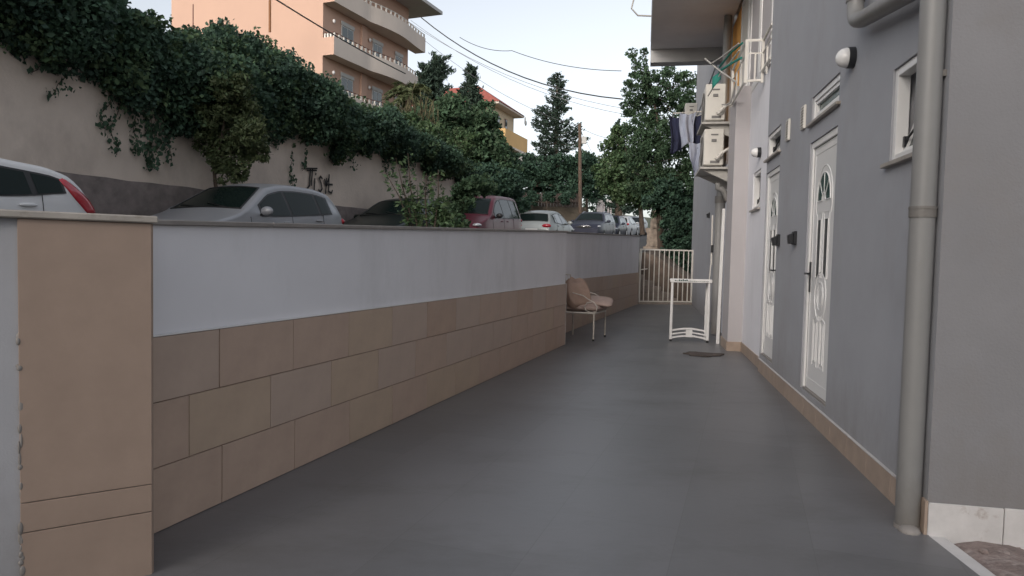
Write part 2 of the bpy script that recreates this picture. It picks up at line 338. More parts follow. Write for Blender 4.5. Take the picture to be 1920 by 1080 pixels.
# ground right of the road beyond the gate
b = MB(); b.grid([[FL(s, n, zz(s) if s > 23.1 else -.3) for s in [23.05, 23.2, 24, 25.5, 27, 30, 40, 55, 80, 120, 170]] for n, zz in ((0.67, lambda s: roadz(s) - 0.01), (0.3, lambda s: roadz(s) - 0.12), (-0.2, lambda s: roadz(s) - 0.45 if s < 31 else roadz(s) - .2), (-1.7, lambda s: .12 if s < 31 else roadz(s) - 1.0), (-8, lambda s: .15 if s < 31 else roadz(s) - 1.0), (-60, lambda s: roadz(s)))])
struct(b.build('embankment', 'soil', smooth=True))
# hillside behind the retaining wall
def hillz(s, n):
    k = min(1, max(0, (s - 22.5) / 2.5)); lo = roadz(s) + .1 + max(0, n - 7.4) * .10
    return hill0(s, n) * (1 - k) + min(lo, hill0(s, n)) * k
def hill0(s, n): return min(4.0 + max(0, n - 7.4) * 0.22, 4.0 + 6.0 * (1 - math.exp(-max(0, n - 7.4) / 14))) + 0.03 * max(0, s - 20) + (0 if s < 24 else -1.6 * max(0, 1 - (n - 7.4) / 6) * min(1, (s - 24) / 3))
b = MB(); b.grid([[FL(s, n, max(hillz(s, n), roadz(s) + .05)) for s in [-20, -10, 0, 8, 14, 20, 22.5, 23.4, 24, 25, 27, 30, 36, 44, 54, 70, 100, 150, 220]] for n in (7.42, 8.5, 10, 13, 18, 25, 40, 80, 200)])
struct(b.build('hillside', 'hill', smooth=True))

# ================================================================ LEFT PARAPET WALL
pw = thing('parapet_wall', 'long low white wall with beige tiled lower half along the corridor', 'wall', FL(0, 0), AL)
def ptop(s): return 1.29 + 0.034 * s if s < 10.76 else 1.376 + 0.0265 * s
def wallseg(name, s0, s1, n0, n1, m):
    b = MB(); b.hexa([(s0, n0, -.2), (s1, n0, -.2), (s1, n1, -.2), (s0, n1, -.2)], [(s0, n0, ptop(s0 + .001)), (s1, n0, ptop(s1 - .001)), (s1, n1, ptop(s1 - .001)), (s0, n1, ptop(s0 + .001))])
    return b.build(name, m, pw)
wallseg('wall', 2.9, 10.75, 0.0, 0.24, 'white'); wallseg('wall', 10.752, 20.6, 0.38, 0.62, 'white')
b = MB(); b.box(10.60, 10.748, .241, .62, -.2, ptop(10.7)); b.build('wall', 'white', pw)
# coping
def cop(s0, s1, n0, n1):
    b = MB(); b.hexa([(s0, n0, ptop(s0) + .001), (s1, n0, ptop(s1 - .01) + .001), (s1, n1, ptop(s1 - .01) + .001), (s0, n1, ptop(s0) + .001)], [(s0, n0, ptop(s0) + .026), (s1, n0, ptop(s1 - .01) + .026), (s1, n1, ptop(s1 - .01) + .026), (s0, n1, ptop(s0) + .026)])
    b.build('coping', 'coping', pw, bevel=.004)
s = 2.9
while s < 10.7: e = min(s + 1.18, 10.755); cop(s, e - .004, -.025, .27); s += 1.18
s = 10.757
while s < 20.5: e = min(s + 1.18, 20.62); cop(s, e - .004, .355, .65); s += 1.18
# grout bed and tiles
b = MB(); b.box(2.92, 10.752, -.010, -.002, -.05, .898); b.build('grout_bed', 'grout', pw)
b = MB(); b.box(10.77, 20.59, .370, .378, -.05, .898); b.build('grout_bed', 'grout', pw)
TM = ['tileA', 'tileB', 'tileC', 'tileD']
tiles = {}
def tile(s0, s1, z0, z1, nf):
    g = .0028; key = (round(s1 - s0, 3), round(z1 - z0, 3)); mi = random.choices(TM, [4, 2, 3, 2])[0]; key += (mi,)
    if key not in tiles:
        w_, h_ = s1 - s0 - 2 * g, z1 - z0 - 2 * g
        bb = MB(); bb.box(0, w_, -.009, 0, 0, h_); o = bb.build('tile', mi, pw, bevel=.0015); tiles[key] = o
    else: o = share(tiles[key], 'tile', pw, (0, 0, 0))
    o.location = (s0 + g, nf + random.uniform(-.0012, .0008), z0 + g)
for r, off in ((0, 3.69), (1, 3.47), (2, 3.67)):
    s = off - .6 * math.ceil((off - 2.93) / .6)
    while s < 10.75:
        a0, a1 = max(s, 2.93), min(s + .6, 10.755)
        if a1 - a0 > .02: tile(a0, a1, r * .3, r * .3 + .3, -.0095)
        s += .6
    s = 10.8 - [.3, 0, .25][r]
    while s < 20.58:
        a0, a1 = max(s, 10.77), min(s + .6, 20.585)
        if a1 - a0 > .02: tile(a0, a1, r * .3, r * .3 + .3, .3705)
        s += .6
# thin white bead on top of the tiles and corner bead
b = MB(); b.box(2.93, 10.756, -.0195, -.003, .9005, .906); b.box(10.757, 10.763, -.02, .36, 0.0, .9); b.build('trim', 'pvc', pw)

# ---- pillar at the near end
pA = at(32, 410, 2.46); pB = at(284, 410, 2.70); pA.z = pB.z = 0
dP = (pB - pA).normalized(); wP = (pB - pA).length; nP = Vector((dP.y, -dP.x, 0))  # outward (to camera)
pil = thing('gate_pillar', 'beige tiled pillar with grey side and marble cap at left edge', 'pillar', pA, math.atan2(dP.y, dP.x))
# local: x along face, y into the pillar
b = MB(); b.hexa([(0.006, .012, -.3), (wP - .004, .012, -.3), (wP - .004, .40, -.3), (-.30, .40, -.3), (-.30, .06, -.3)], [(0.006, .012, 1.395), (wP - .004, .012, 1.395), (wP - .004, .40, 1.395), (-.30, .40, 1.395), (-.30, .06, 1.395)])
b.build('core', 'grey', pil)
for z0, z1 in ((-.3, .252), (.2555, .362), (.3655, 1.3945)):
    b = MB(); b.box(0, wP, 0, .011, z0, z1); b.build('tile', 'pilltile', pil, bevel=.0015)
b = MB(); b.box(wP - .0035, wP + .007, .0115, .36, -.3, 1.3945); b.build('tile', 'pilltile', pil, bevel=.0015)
b = MB(); b.box(-.34, wP + .022, -.018, .44, 1.396, 1.424); b.build('cap', 'marble', pil, bevel=.005)
b = MB()
for k in range(26):
    z = random.choice([random.uniform(.1, .35), random.uniform(.4, .7), random.uniform(.05, 1.35)]); b.sphere((random.uniform(-.004, .006), random.uniform(-.001, .004), z), (random.uniform(.004, .011), .003, random.uniform(.008, .03)), 7, 5)
b.build('adhesive', 'coping', pil, smooth=True)
b = MB()
for k in range(90):
    q = pA + dP * random.uniform(-.35, -.02) - nP * random.uniform(-.3, .04); r = random.uniform(.01, .035)
    b.sphere((q.x, q.y, .0 + r * .4), (r, r * .8, r * .7), 6, 4)
tag(b.build('rubble', 'rubble'), 'small stones at the foot of the beige pillar', 'rubble', kind='stuff')

# ================================================================ GREY HOUSE (right)
hs = thing('apartment_house', 'grey and white rendered house with two white panelled doors on the right', 'building', FR(0, 0), AR)
T0 = 3.35; T1 = 8.31; HZ = 8.6
def facade(name, m, t0, t1, z0, z1, nf, depth, ops, parent):
    ts = sorted({t0, t1, *[o[0] for o in ops], *[o[1] for o in ops]}); zs = sorted({z0, z1, *[o[2] for o in ops], *[o[3] for o in ops]})
    def hole(t, z): return any(o[0] < t < o[1] and o[2] < z < o[3] for o in ops)
    bb = MB()
    for i in range(len(ts) - 1):
        for j in range(len(zs) - 1):
            if not hole((ts[i] + ts[i + 1]) / 2, (zs[j] + zs[j + 1]) / 2):
                bb.quad((ts[i], nf, zs[j]), (ts[i + 1], nf, zs[j]), (ts[i + 1], nf, zs[j + 1]), (ts[i], nf, zs[j + 1]))
    for a0, a1, c0, c1 in ops:
        n2 = nf - depth
        bb.quad((a0, nf, c0), (a0, nf, c1), (a0, n2, c1), (a0, n2, c0)); bb.quad((a1, nf, c0), (a1, n2, c0), (a1, n2, c1), (a1, nf, c1))
        bb.quad((a0, nf, c1), (a1, nf, c1), (a1, n2, c1), (a0, n2, c1)); bb.quad((a0, nf, c0), (a0, n2, c0), (a1, n2, c0), (a1, nf, c0))
    return bb.build(name, m, parent, merge=True)
DOORS = [(5.27, 6.13), (7.50, 8.30)]
ops = [(5.27, 6.13, .205, 2.325), (5.27, 6.13, 2.49, 2.715), (7.50, 8.295, .205, 2.325), (7.52, 8.295, 2.48, 2.76), (3.60, 4.12, 1.885, 2.42)]
facade('wall', 'grey', T0, T1, -.2, HZ, 0.0, .30, ops, hs)
b = MB(); b.box(T0 + .004, 22, -9, -.30, -.2, HZ); b.build('wall', 'grey', hs)
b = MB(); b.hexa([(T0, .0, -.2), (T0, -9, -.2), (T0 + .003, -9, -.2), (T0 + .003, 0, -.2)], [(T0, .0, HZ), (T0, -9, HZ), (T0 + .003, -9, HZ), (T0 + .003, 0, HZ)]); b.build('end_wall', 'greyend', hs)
# plinth tiles along the front
t = T0 + .05
while t < T1 - .05:
    e = min(t + .42, T1 - .002)
    b = MB(); b.box(t, e - .004, .0005, .013, -.02, .146 + random.uniform(-.002, .002)); b.build('plinth_tile', 'plinth', hs, bevel=.0015); t += .42
b = MB(); b.box(T0 + .05, T1, .0005, .017, .149, .156); b.build('plinth_bead', 'plinthwhite', hs)
b = MB(); b.box(T0 - .012, T0 + .046, .0005, .014, -.05, .165); b.build('plinth_tile', 'plinth', hs)
n = -.002
for i in range(14):
    wd = .29 if i else .33
    b = MB(); b.box(T0 - .013, T0 - .0005, n - wd + .004, n, -.12, .155 + random.uniform(-.003, .004)); b.build('plinth_tile', 'plinthwhite', hs, bevel=.002); n -= wd

def make_door(t0, t1, z0, z1, flip, parent):
    W = t1 - t0; H = z1 - z0
    def F(u, v, d): return Vector((t0 + (W - u if flip else u), d, z0 + v))   # u measured from the lock side... d = n
    def pbox(mb, u0, u1, v0, v1, d0, d1):
        ta, tb = sorted((F(u0, 0, 0).x, F(u1, 0, 0).x)); mb.box(ta, tb, d0, d1, z0 + v0, z0 + v1)
    nl = -.030
    bb = MB(); pbox(bb, .055, W - .055, .02, H - .055, nl - .045, nl)
    leaf = bb.build('door', 'pvc', parent, bevel=.003)
    fr = MB(); pbox(fr, 0.001, .054, .001, H - .001, -.09, -.012); pbox(fr, W - .054, W - .001, .001, H - .001, -.09, -.012); pbox(fr, .0545, W - .0545, H - .054, H - .001, -.09, -.012)
    fr.build('frame', 'pvc', leaf, bevel=.003)
    sl = MB(); pbox(sl, .0545, W - .0545, .001, .019, -.09, -.008); sl.build('threshold', 'coping', leaf)
    gk = MB(); pbox(gk, .0545, .0585, .02, H - .055, nl - .02, nl + .0012); pbox(gk, W - .0585, W - .0545, .02, H - .055, nl - .02, nl + .0012); pbox(gk, .0585, W - .0585, H - .0585, H - .0545, nl - .02, nl + .0012); gk.build('seal', 'black', leaf)
    cx = W / 2
    # fanlight
    R0 = W * .235; zc = 1.60; pts = [(cx + R0 * math.cos(a), zc + R0 * 1.12 * math.sin(a)) for a in [math.pi * i / 14 for i in range(15)]]
    hub = [(cx + R0 * .30 * math.cos(a), zc + R0 * .30 * math.sin(a)) for a in [math.pi * i / 6 for i in range(6, -1, -1)]]
    g = MB(); g.prism(pts + hub, F, nl - .01, nl + .004); g.build('fanlight', 'doorglass', leaf)
    mo = MB(); mo.tube([F(u, v, nl + .004) for u, v in pts], .0052, 6); mo.tube([F(u, v, nl + .004) for u, v in hub], .0046, 6)
    o2 = [(cx + (R0 + .05) * math.cos(a), zc + (R0 * 1.12 + .055) * math.sin(a)) for a in [math.pi * i / 16 for i in range(-2, 19)]]
    mo.tube([F(u, v, nl) for u, v in o2], .0046, 6)
    for a in (math.pi * .25, math.pi * .5, math.pi * .75): mo.tube([F(cx + R0 * .3 * math.cos(a), zc + R0 * .3 * math.sin(a), nl + .005), F(cx + R0 * math.cos(a), zc + R0 * 1.12 * math.sin(a), nl + .005)], .0035, 5)
    mo.tube([F(cx - R0, zc, nl + .004), F(cx - R0 * .3, zc, nl + .004)], .0042, 6); mo.tube([F(cx + R0 * .3, zc, nl + .004), F(cx + R0, zc, nl + .004)], .0042, 6)
    # glass strips
    for sgn in (-1, 1):
        u0, u1 = (cx - .165, cx - .055) if sgn < 0 else (cx + .055, cx + .165)
        lo_in, lo_out = (1.00, 1.045)
        poly = [(u0, lo_in + (.0 if sgn > 0 else -.035)), (u1, lo_in + (.0 if sgn < 0 else -.035)), (u1, 1.445), (u0, 1.445)]
        g = MB(); g.prism(poly, F, nl - .01, nl + .003); g.build('glass_strip', 'doorglass2', leaf)
        mo.tube([F(u, v, nl + .003) for u, v in poly + poly[:1]], .0042, 6)
        mo.tube([F(u, v, nl) for u, v in [(u0 - .03, .97), (u0 - .03, 1.50), (u1 + .03, 1.50), (u1 + .03, .97)]], .0034, 5)
        # lower panels
        poly = [(u0 - .02, .24), (u1 + .02, .24), (u1 + .02, .66 if sgn < 0 else .62), (u0 - .02, .62 if sgn < 0 else .66), (u0 - .02, .24)]
        mo.tube([F(u, v, nl) for u, v in poly], .0046, 6)
        mo.tube([F(u, v, nl) for u, v in [(u0 + .02, .28), (u1 - .02, .28), (u1 - .02, .60), (u0 + .02, .60), (u0 + .02, .28)]], .006, 5)
    for rr, th in ((.185, .006), (.105, .005), (.07, .003)):
        mo.tube([F(cx + rr * math.cos(a) * .95, .82 + rr * 1.08 * math.sin(a), nl) for a in [2 * math.pi * i / 28 for i in range(29)]], th, 6, caps=False)
    mo.tube([F(.10, .11, nl), F(W - .10, .11, nl), F(W - .10, H - .12, nl), F(.10, H - .12, nl), F(.10, .11, nl)], .004, 5)
    mo.build('moulding', 'pvc', leaf, smooth=50)
    hd = MB(); hu = W - .085
    pbox(hd, hu - .018, hu + .018, .84, 1.10, nl + .001, nl + .012); hd.tube([F(hu, 1.0, nl + .01), F(hu, 1.0, nl + .05)], .009, 8); hd.tube([F(hu, 1.0, nl + .05), F(hu - .115, 1.0, nl + .05)], .009, 8)
    hd.build('handle', 'black', leaf, bevel=.002)
    return leaf
make_door(5.27, 6.13, .205, 2.325, False, hs)
make_door(7.50, 8.295, .205, 2.325, True, hs)

def make_window(t0, t1, z0, z1, nf, parent, sill=True, gl='glass', opened=0, bars=0):
    fw_ = .045
    bb = MB(); bb.box(t0 + .001, t0 + fw_, nf - .08, nf - .012, z0 + .001, z1 - .001); bb.box(t1 - fw_, t1 - .001, nf - .08, nf - .012, z0 + .001, z1 - .001)
    bb.box(t0 + fw_, t1 - fw_, nf - .0795, nf - .0125, z0 + .001, z0 + fw_); bb.box(t0 + fw_, t1 - fw_, nf - .0795, nf - .0125, z1 - fw_, z1 - .001)
    wn = bb.build('window', 'pvc', parent, bevel=.003)
    a0, a1, c0, c1 = t0 + fw_, t1 - fw_, z0 + fw_, z1 - fw_
    if not opened:
        bb = MB(); f2 = .03; d0, d1 = nf - .07, nf - .022
        bb.box(a0 + .002, a0 + f2, d0, d1, c0 + .002, c1 - .002); bb.box(a1 - f2, a1 - .002, d0, d1, c0 + .002, c1 - .002); bb.box(a0 + f2, a1 - f2, d0 + .001, d1 - .001, c0 + .002, c0 + f2); bb.box(a0 + f2, a1 - f2, d0 + .001, d1 - .001, c1 - f2, c1 - .002)
        bb.build('sash', 'pvc', wn, bevel=.002)
        bb = MB(); bb.box(a0 + f2, a1 - f2, nf - .055, nf - .045, c0 + f2, c1 - f2); bb.build('pane', gl, wn)
    else:
        # tilted-in sash: top leans into the room, an arm at the side
        k = opened; f2 = .03
        def G(u, v, d): return Vector((a0 + .004 + u, nf - .05 - math.sin(k) * v - d * math.cos(k), c0 + .004 + math.cos(k) * v - d * math.sin(k) * 0))
        W = a1 - a0 - .008; H = c1 - c0 - .02
        sa = MB()
        for u0, u1, v0, v1 in ((0, f2, 0, H), (W - f2, W, 0, H), (f2, W - f2, 0, f2), (f2, W - f2, H - f2, H)): sa.prism([(u0, v0), (u1, v0), (u1, v1), (u0, v1)], G, 0, .04)
        sa.build('sash', 'pvc', wn)
        pn = MB(); pn.prism([(f2, f2), (W - f2, f2), (W - f2, H - f2), (f2, H - f2)], G, .015, .022); pn.build('pane', gl, wn)
        ar = MB(); ar.tube([(a1 - .01, nf - .06, c0 + .07), (a0 + .1, nf - .07 , c0 + .20)], .007, 6); ar.box(a1 - .03, a1 - .004, nf - .075, nf - .05, c0 + .04, c0 + .10); ar.build('arm', 'black', wn)
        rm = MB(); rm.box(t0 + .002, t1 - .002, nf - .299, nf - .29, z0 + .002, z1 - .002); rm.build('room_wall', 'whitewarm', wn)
    if sill:
        bb = MB(); bb.box(t0 - .05, t1 + .05, nf - .012 + .001, nf + .035, z0 - .024, z0 + .0005); bb.build('sill', 'marble', wn, bevel=.003)
    return wn
make_window(5.27, 6.13, 2.49, 2.715, 0, hs, True, 'doorglass')
make_window(7.52, 8.295, 2.48, 2.76, 0, hs, True, 'doorglass', opened=.55)
make_window(3.60, 4.12, 1.885, 2.42, 0, hs, True, 'glass', opened=.30)

# white part
T2 = 21.2
WF = -.035
facade('wall', 'white', T1 + .002, 10.05, -.2, 3.62, WF, .20, [(8.95, 9.55, 1.98, 2.475)], hs)
make_window(8.95, 9.55, 1.98, 2.475, WF, hs, True, 'glass', opened=.35)
b = MB(); b.box(T1 + .002, 10.05, -.299, WF - .001, 3.621, 3.66); b.build('parapet_top', 'white', hs)
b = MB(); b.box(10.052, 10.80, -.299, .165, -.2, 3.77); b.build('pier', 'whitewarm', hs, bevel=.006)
t = T1 + .004
while t < 10.0:
    e = min(t + .42, 10.05); b = MB(); b.box(t, e - .004, WF + .0005, WF + .013, -.02, .135); b.build('plinth_tile', 'plinth', hs, bevel=.0015); t += .42
b = MB(); b.box(10.038, 10.0515, WF + .014, .166, -.02, .135); b.build('plinth_tile', 'plinth', hs, bevel=.0015)
b = MB(); b.box(10.052, 10.80, .1655, .179, -.02, .135); b.build('plinth_tile', 'plinth', hs, bevel=.0015)
# back of the side beyond the pier
b = MB(); b.box(10.802, 12.75, -.299, -.02, -.2, 3.0); b.build('wall', 'white', hs)
b = MB(); b.box(12.752, T2, -.299, -.02, -.2, 5.45); b.build('wall', 'grey', hs)
# upper floor front
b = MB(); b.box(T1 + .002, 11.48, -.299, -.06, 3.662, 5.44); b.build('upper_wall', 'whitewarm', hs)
b = MB(); b.box(11.482, 12.75, -.299, -.055, 3.02, 5.44); b.build('upper_wall', 'orange', hs)
# balcony doors: cream leaves
for t0, t1, m_ in ((8.55, 9.45, 'whitewarm'), (9.48, 10.38, 'whitewarm'), (10.6, 11.44, 'metalwhite')):
    b = MB(); b.box(t0, t0 + .07, -.059, -.03, 3.67, 5.40); b.box(t1 - .07, t1, -.059, -.03, 3.67, 5.40); b.box(t0 + .0705, t1 - .0705, -.059, -.032, 5.33, 5.40); b.box(t0 + .0705, t1 - .0705, -.059, -.032, 3.67, 3.78)
    d = b.build('balcony_door', 'pvc', hs, bevel=.004)
    b = MB(); b.box(t0 + .0705, t1 - .0705, -.0595, -.045, 3.781, 5.329); b.build('panel', m_, d)
# big balcony slab over the corridor with end beam
b = MB(); b.box(8.6, 14.2, -.02, 1.38, 5.46, 5.70); b.build('balcony_slab', 'soffit', hs, bevel=.01)
b = MB(); b.box(13.95, 14.25, .0, 1.375, 5.20, 5.459); b.build('balcony_beam', 'beam', hs)
b = MB(); b.box(8.6, 14.25, 1.27, 1.385, 5.701, 6.7); b.build('balcony_parapet', 'beam', hs)
b = MB(); b.box(12.76, T2, -.295, .0, 5.46, HZ); b.box(T1 + .002, 12.759, -.299, -.05, 5.71, HZ); b.build('upper_wall', 'grey', hs)
# railing on the first floor
rl = MB(); zb, zt_ = 3.55, 4.06
path = [(8.32, .0), (8.92, .0), (8.92, .20), (10.3, .20)]
rail = rl
rl.tube([(x, y, zt_) for x, y in path], .017, 6); rl.tube([(x, y, zt_ - .16) for x, y in path], .010, 6); rl.tube([(x, y, 3.56) for x, y in path[1:]], .017, 6)
rl.tube([(8.32, .0, 3.67), (8.92, .0, 3.67)], .02, 6)
rlo = rl.build('balcony_railing', 'metalwhite', hs, smooth=50)
def post(x, y, z0, z1, r=.012):
    q = MB(); q.box(x - r, x + r, y - r, y + r, z0, z1); return q.build('post', 'metalwhite', rlo)
for x, y in [(8.92, .20), (8.92, .0), (10.29, .20)]: post(x, y, 3.53, zt_ - .004, .016)
for x, y in [(8.92, .09), (8.6, .0)]: post(x, y, 3.56, zt_ - .16, .010)
for x in (9.35, 9.8): post(x, .20, 3.56, zt_ - .16, .009)

# ---- pipes
def ring(mb, p0, p1, r, k=16): mb.tube([p0, p1], r, k)
b = MB(); b.tube([FR(3.41, .064, .0), FR(3.41, .064, 13)], .056, 20)
dp = b.build('downpipe', 'pipe', smooth=50); tag(dp, 'thick grey vertical downpipe at the near corner of the grey house', 'pipe')
b = MB(); b.tube([FR(3.41, .064, 1.53), FR(3.41, .064, 1.575)], .0605, 20); b.tube([FR(3.41, .064, 1.57), FR(3.41, .064, 1.583)], .0625, 20); b.build('collar', 'pipe', dp, smooth=50)
b = MB(); b.tube([FR(3.41, .064, .0), FR(3.41, .064, .02)], .060, 20); b.sphere(FR(3.36, .07, .0), (.05, .05, .035)); b.build('mortar_foot', 'coping', dp, smooth=50)
b = MB(); b.box(3.38, 3.44, .0005, .05, 2.2, 2.23, FR); b.build('clip', 'pipe', dp)
b = MB(); P = [FR(4.62, .09, 4.6), FR(4.62, .09, 2.98)] + [FR(4.62 - .10 * (1 - math.cos(a)), .09, 2.98 - .13 * math.sin(a)) for a in [R_(15 * i) for i in range(1, 6)]] + [FR(4.45, .09, 2.825), FR(3.45, .09, 2.66)]
b.tube(P, .052, 18); ep = b.build('elbow_pipe', 'pipe', smooth=50); tag(ep, 'grey elbow pipe turning along the wall above the round wall lamp', 'pipe')
b = MB(); b.tube([FR(4.62, .09, 2.99), FR(4.62, .09, 3.04)], .058, 18); b.tube([FR(4.62, .09, 3.07), FR(4.62, .09, 3.085)], .056, 18); b.build('collar', 'pipe', ep, smooth=50)
b = MB(); b.tube([FR(12.15, .12, 0.02), FR(12.15, .12, 2.3)], .085, 16); b.tube([FR(12.15, .12, 2.3), FR(12.15, .12, 2.42), FR(12.15, .10, 5.45)], [.085, .068, .068], 16)
fp_ = b.build('downpipe', 'pipe', smooth=50); tag(fp_, 'fat grey downpipe beyond the white pier below the air conditioners', 'pipe')
b = MB(); b.tube([FR(12.15, .12, 2.28), FR(12.15, .12, 2.40)], .094, 16); b.build('collar', 'pipe', fp_, smooth=50)
# curved condensate duct under the lower unit
b = MB(); b.tube([FR(11.0, .28, 2.50)] + [FR(11.0, .28 - .13 * math.sin(a), 2.32 + .0 - .16 * (1 - math.cos(a)) + .10) for a in [R_(18 * i) for i in range(0, 6)]] + [FR(11.0, .06, 2.22)], .045, 12)
tag(b.build('duct', 'pipe', smooth=50), 'short curved grey duct hanging under the lower air conditioner', 'duct')
# white post / door edge beyond pier
b = MB(); b.hexa([FR(10.83, .19, 0), FR(10.83, .24, 0), FR(10.88, .24, 0), FR(10.88, .19, 0)], [FR(10.90, .165, 2.1), FR(10.90, .21, 2.1), FR(10.95, .21, 2.1), FR(10.95, .165, 2.1)])
tag(b.build('leaning_board', 'pvc', bevel=.004), 'thin white board leaning against the wall behind the white pier', 'board')

# ---- wall lamps
def bulkhead(t, n, z, label, r=.075):
    o = thing('wall_lamp', label, 'lamp', FR(t, n, z), AR, 'bulkhead wall lamps')
    b = MB(); b.tube([(0, .001, 0), (0, .045, 0)], r, 24); b.build('base', 'black', o, smooth=50)
    b = MB()
    prof = [(r * .93, .0455), (r * .92, .06), (r * .82, .085), (r * .6, .105), (r * .3, .117), (.001, .121)]
    P = [[(q * math.cos(2 * math.pi * j / 24), d, q * math.sin(2 * math.pi * j / 24)) for j in range(25)] for q, d in prof]
    b.grid(P); b.build('dome', 'globe', o, smooth=True); return o
bulkhead(4.93, 0, 2.72, 'white domed wall lamp on a dark base beside the near door', .072)
bulkhead(9.02, WF, 2.68, 'small white domed wall lamp on the white wall beyond the second door', .065)
def vent(t, z, label):
    o = thing('louvre_vent', label, 'vent', FR(t, 0, z), AR, 'louvred wall vents')
    b = MB(); b.box(-.065, .065, .0005, .022, -.105, .105); b.build('frame', 'metalwhite', o, bevel=.004)
    b = MB(); b.box(-.048, .048, .0221, .0228, -.09, .09); b.build('gap_shade', 'acdark', o)  # dark sheet standing in for the shade between the slats
    for i in range(7): b = MB(); b.hexa([(-.05, .023, -.085 + i * .025), (.05, .023, -.085 + i * .025), (.05, .029, -.09 + i * .025), (-.05, .029, -.09 + i * .025)], [(-.05, .023, -.075 + i * .025), (.05, .023, -.075 + i * .025), (.05, .029, -.082 + i * .025), (-.05, .029, -.082 + i * .025)]); b.build('slat', 'metalwhite', o)
vent(6.40, 2.60, 'cream louvred vent beside the transom of the near door')
vent(7.08, 2.61, 'cream louvred vent beside the transom of the far door')
def spot(t, z, label, n=0):
    o = thing('wall_light', label, 'light', FR(t, n, z), AR, 'small black boxes on the grey wall')
    b = MB(); b.box(-.05, .05, .0005, .028, -.06, .065); b.build('plate', 'black', o, bevel=.004)
    b = MB(); b.hexa([(-.04, .0285, -.05), (.04, .0285, -.05), (.04, .065, -.055), (-.04, .065, -.055)], [(-.04, .0285, .05), (.04, .0285, .05), (.04, .075, .03), (-.04, .075, .03)]); b.build('hood', 'black', o, bevel=.004)
spot(6.56, 1.52, 'small black box light on the grey wall next to the near door')
spot(7.36, 1.52, 'small black box light on the grey wall next to the far door')

# ---- AC units
def ac(t, n0, z, label, sc=1.0):
    o = thing('air_conditioner', label, 'air conditioner', FR(t, n0, z), AR, 'outdoor air conditioning units')
    W, Dp, H = .78 * sc, .30 * sc, .56 * sc
    b = MB(); b.box(0, W, 0, Dp, .03, H + .03); b.build('casing', 'ac', o, bevel=.014)
    b = MB(); b.box(-.004, -.0005, .07 * sc, .22 * sc, .36 * sc, .53 * sc); b.build('service_cover', 'ac', o)
    b = MB(); b.box(-.014, -.0045, .09 * sc, .20 * sc, .49 * sc, .51 * sc); b.box(-.02, -.0045, .115 * sc, .19 * sc, .39 * sc, .43 * sc); b.build('grip', 'acdark', o)
    b = MB(); b.box(-.006, -.0005, .06 * sc, .20 * sc, .06 * sc, .10 * sc); b.build('label_plate', 'acdark', o)
    b = MB(); cx, cz, rr = W * .42, H * .52, H * .40
    for q in (1, .8, .6, .4, .2): b.tube([(cx + rr * q * math.cos(a), Dp + .012, cz + rr * q * math.sin(a)) for a in [2 * math.pi * i / 24 for i in range(25)]], .004, 5, caps=False)
    for k in range(8): b.tube([(cx, Dp + .012, cz), (cx + rr * math.cos(k * math.pi / 4), Dp + .012, cz + rr * math.sin(k * math.pi / 4))], .004, 5)
    b.build('fan_grille', 'acdark', o)
    b = MB(); b.tube([(cx, Dp - .02, cz), (cx, Dp + .002, cz)], rr, 24); b.build('fan_opening', 'black', o)
    for q in (.06, .10):
        b = MB(); b.tube([(-.012, q * sc + .02, .24 * sc - q), (-.07, q * sc, .22 * sc - q), (-.09, q * sc - .06, .27 * sc - q * .6), (-.06, -.09, .33 * sc - q * .6)], .019, 8); b.build('pipe', 'ac', o, smooth=50)
    for x in (.12, W - .12):
        b = MB(); b.box(x - .02, x + .02, .02, Dp - .02, .0, .0295); b.build('foot', 'rubber', o)
    return o
def ledge(t, n0, n1, z, L=.95, label=''):
    o = thing('bracket_shelf', label, 'bracket', FR(t, 0, z), AR, 'shelves under the air conditioners')
    b = MB(); b.box(-.06, L, n0, n1, -.035, -.001); b.build('shelf', 'bracket', o)
    for x in (0.02, L - .1):
        b = MB(); b.hexa([(x, n0, -.28), (x + .03, n0, -.28), (x + .03, n0 + .02, -.28), (x, n0 + .02, -.28)], [(x, n0, -.036), (x + .03, n0, -.036), (x + .03, n1 - .03, -.036), (x, n1 - .03, -.036)]); b.build('strut', 'bracket', o)
ac(10.92, .22, 3.43, 'cream air conditioner above another, topmost of the pair by the pier'); ledge(10.92, .0, .57, 3.43, .95, 'grey shelf under the topmost cream air conditioner')
ac(10.92, .22, 2.74, 'cream air conditioner lowest of the pair by the pier'); ledge(10.92, .0, .57, 2.74, .95, 'grey shelf under the lowest cream air conditioner')
ac(15.4, .34, 4.20, 'small far air conditioner above the hanging laundry', .85); ledge(15.4, -.02, .60, 4.20, .8, 'grey shelf under the far air conditioner above the laundry')

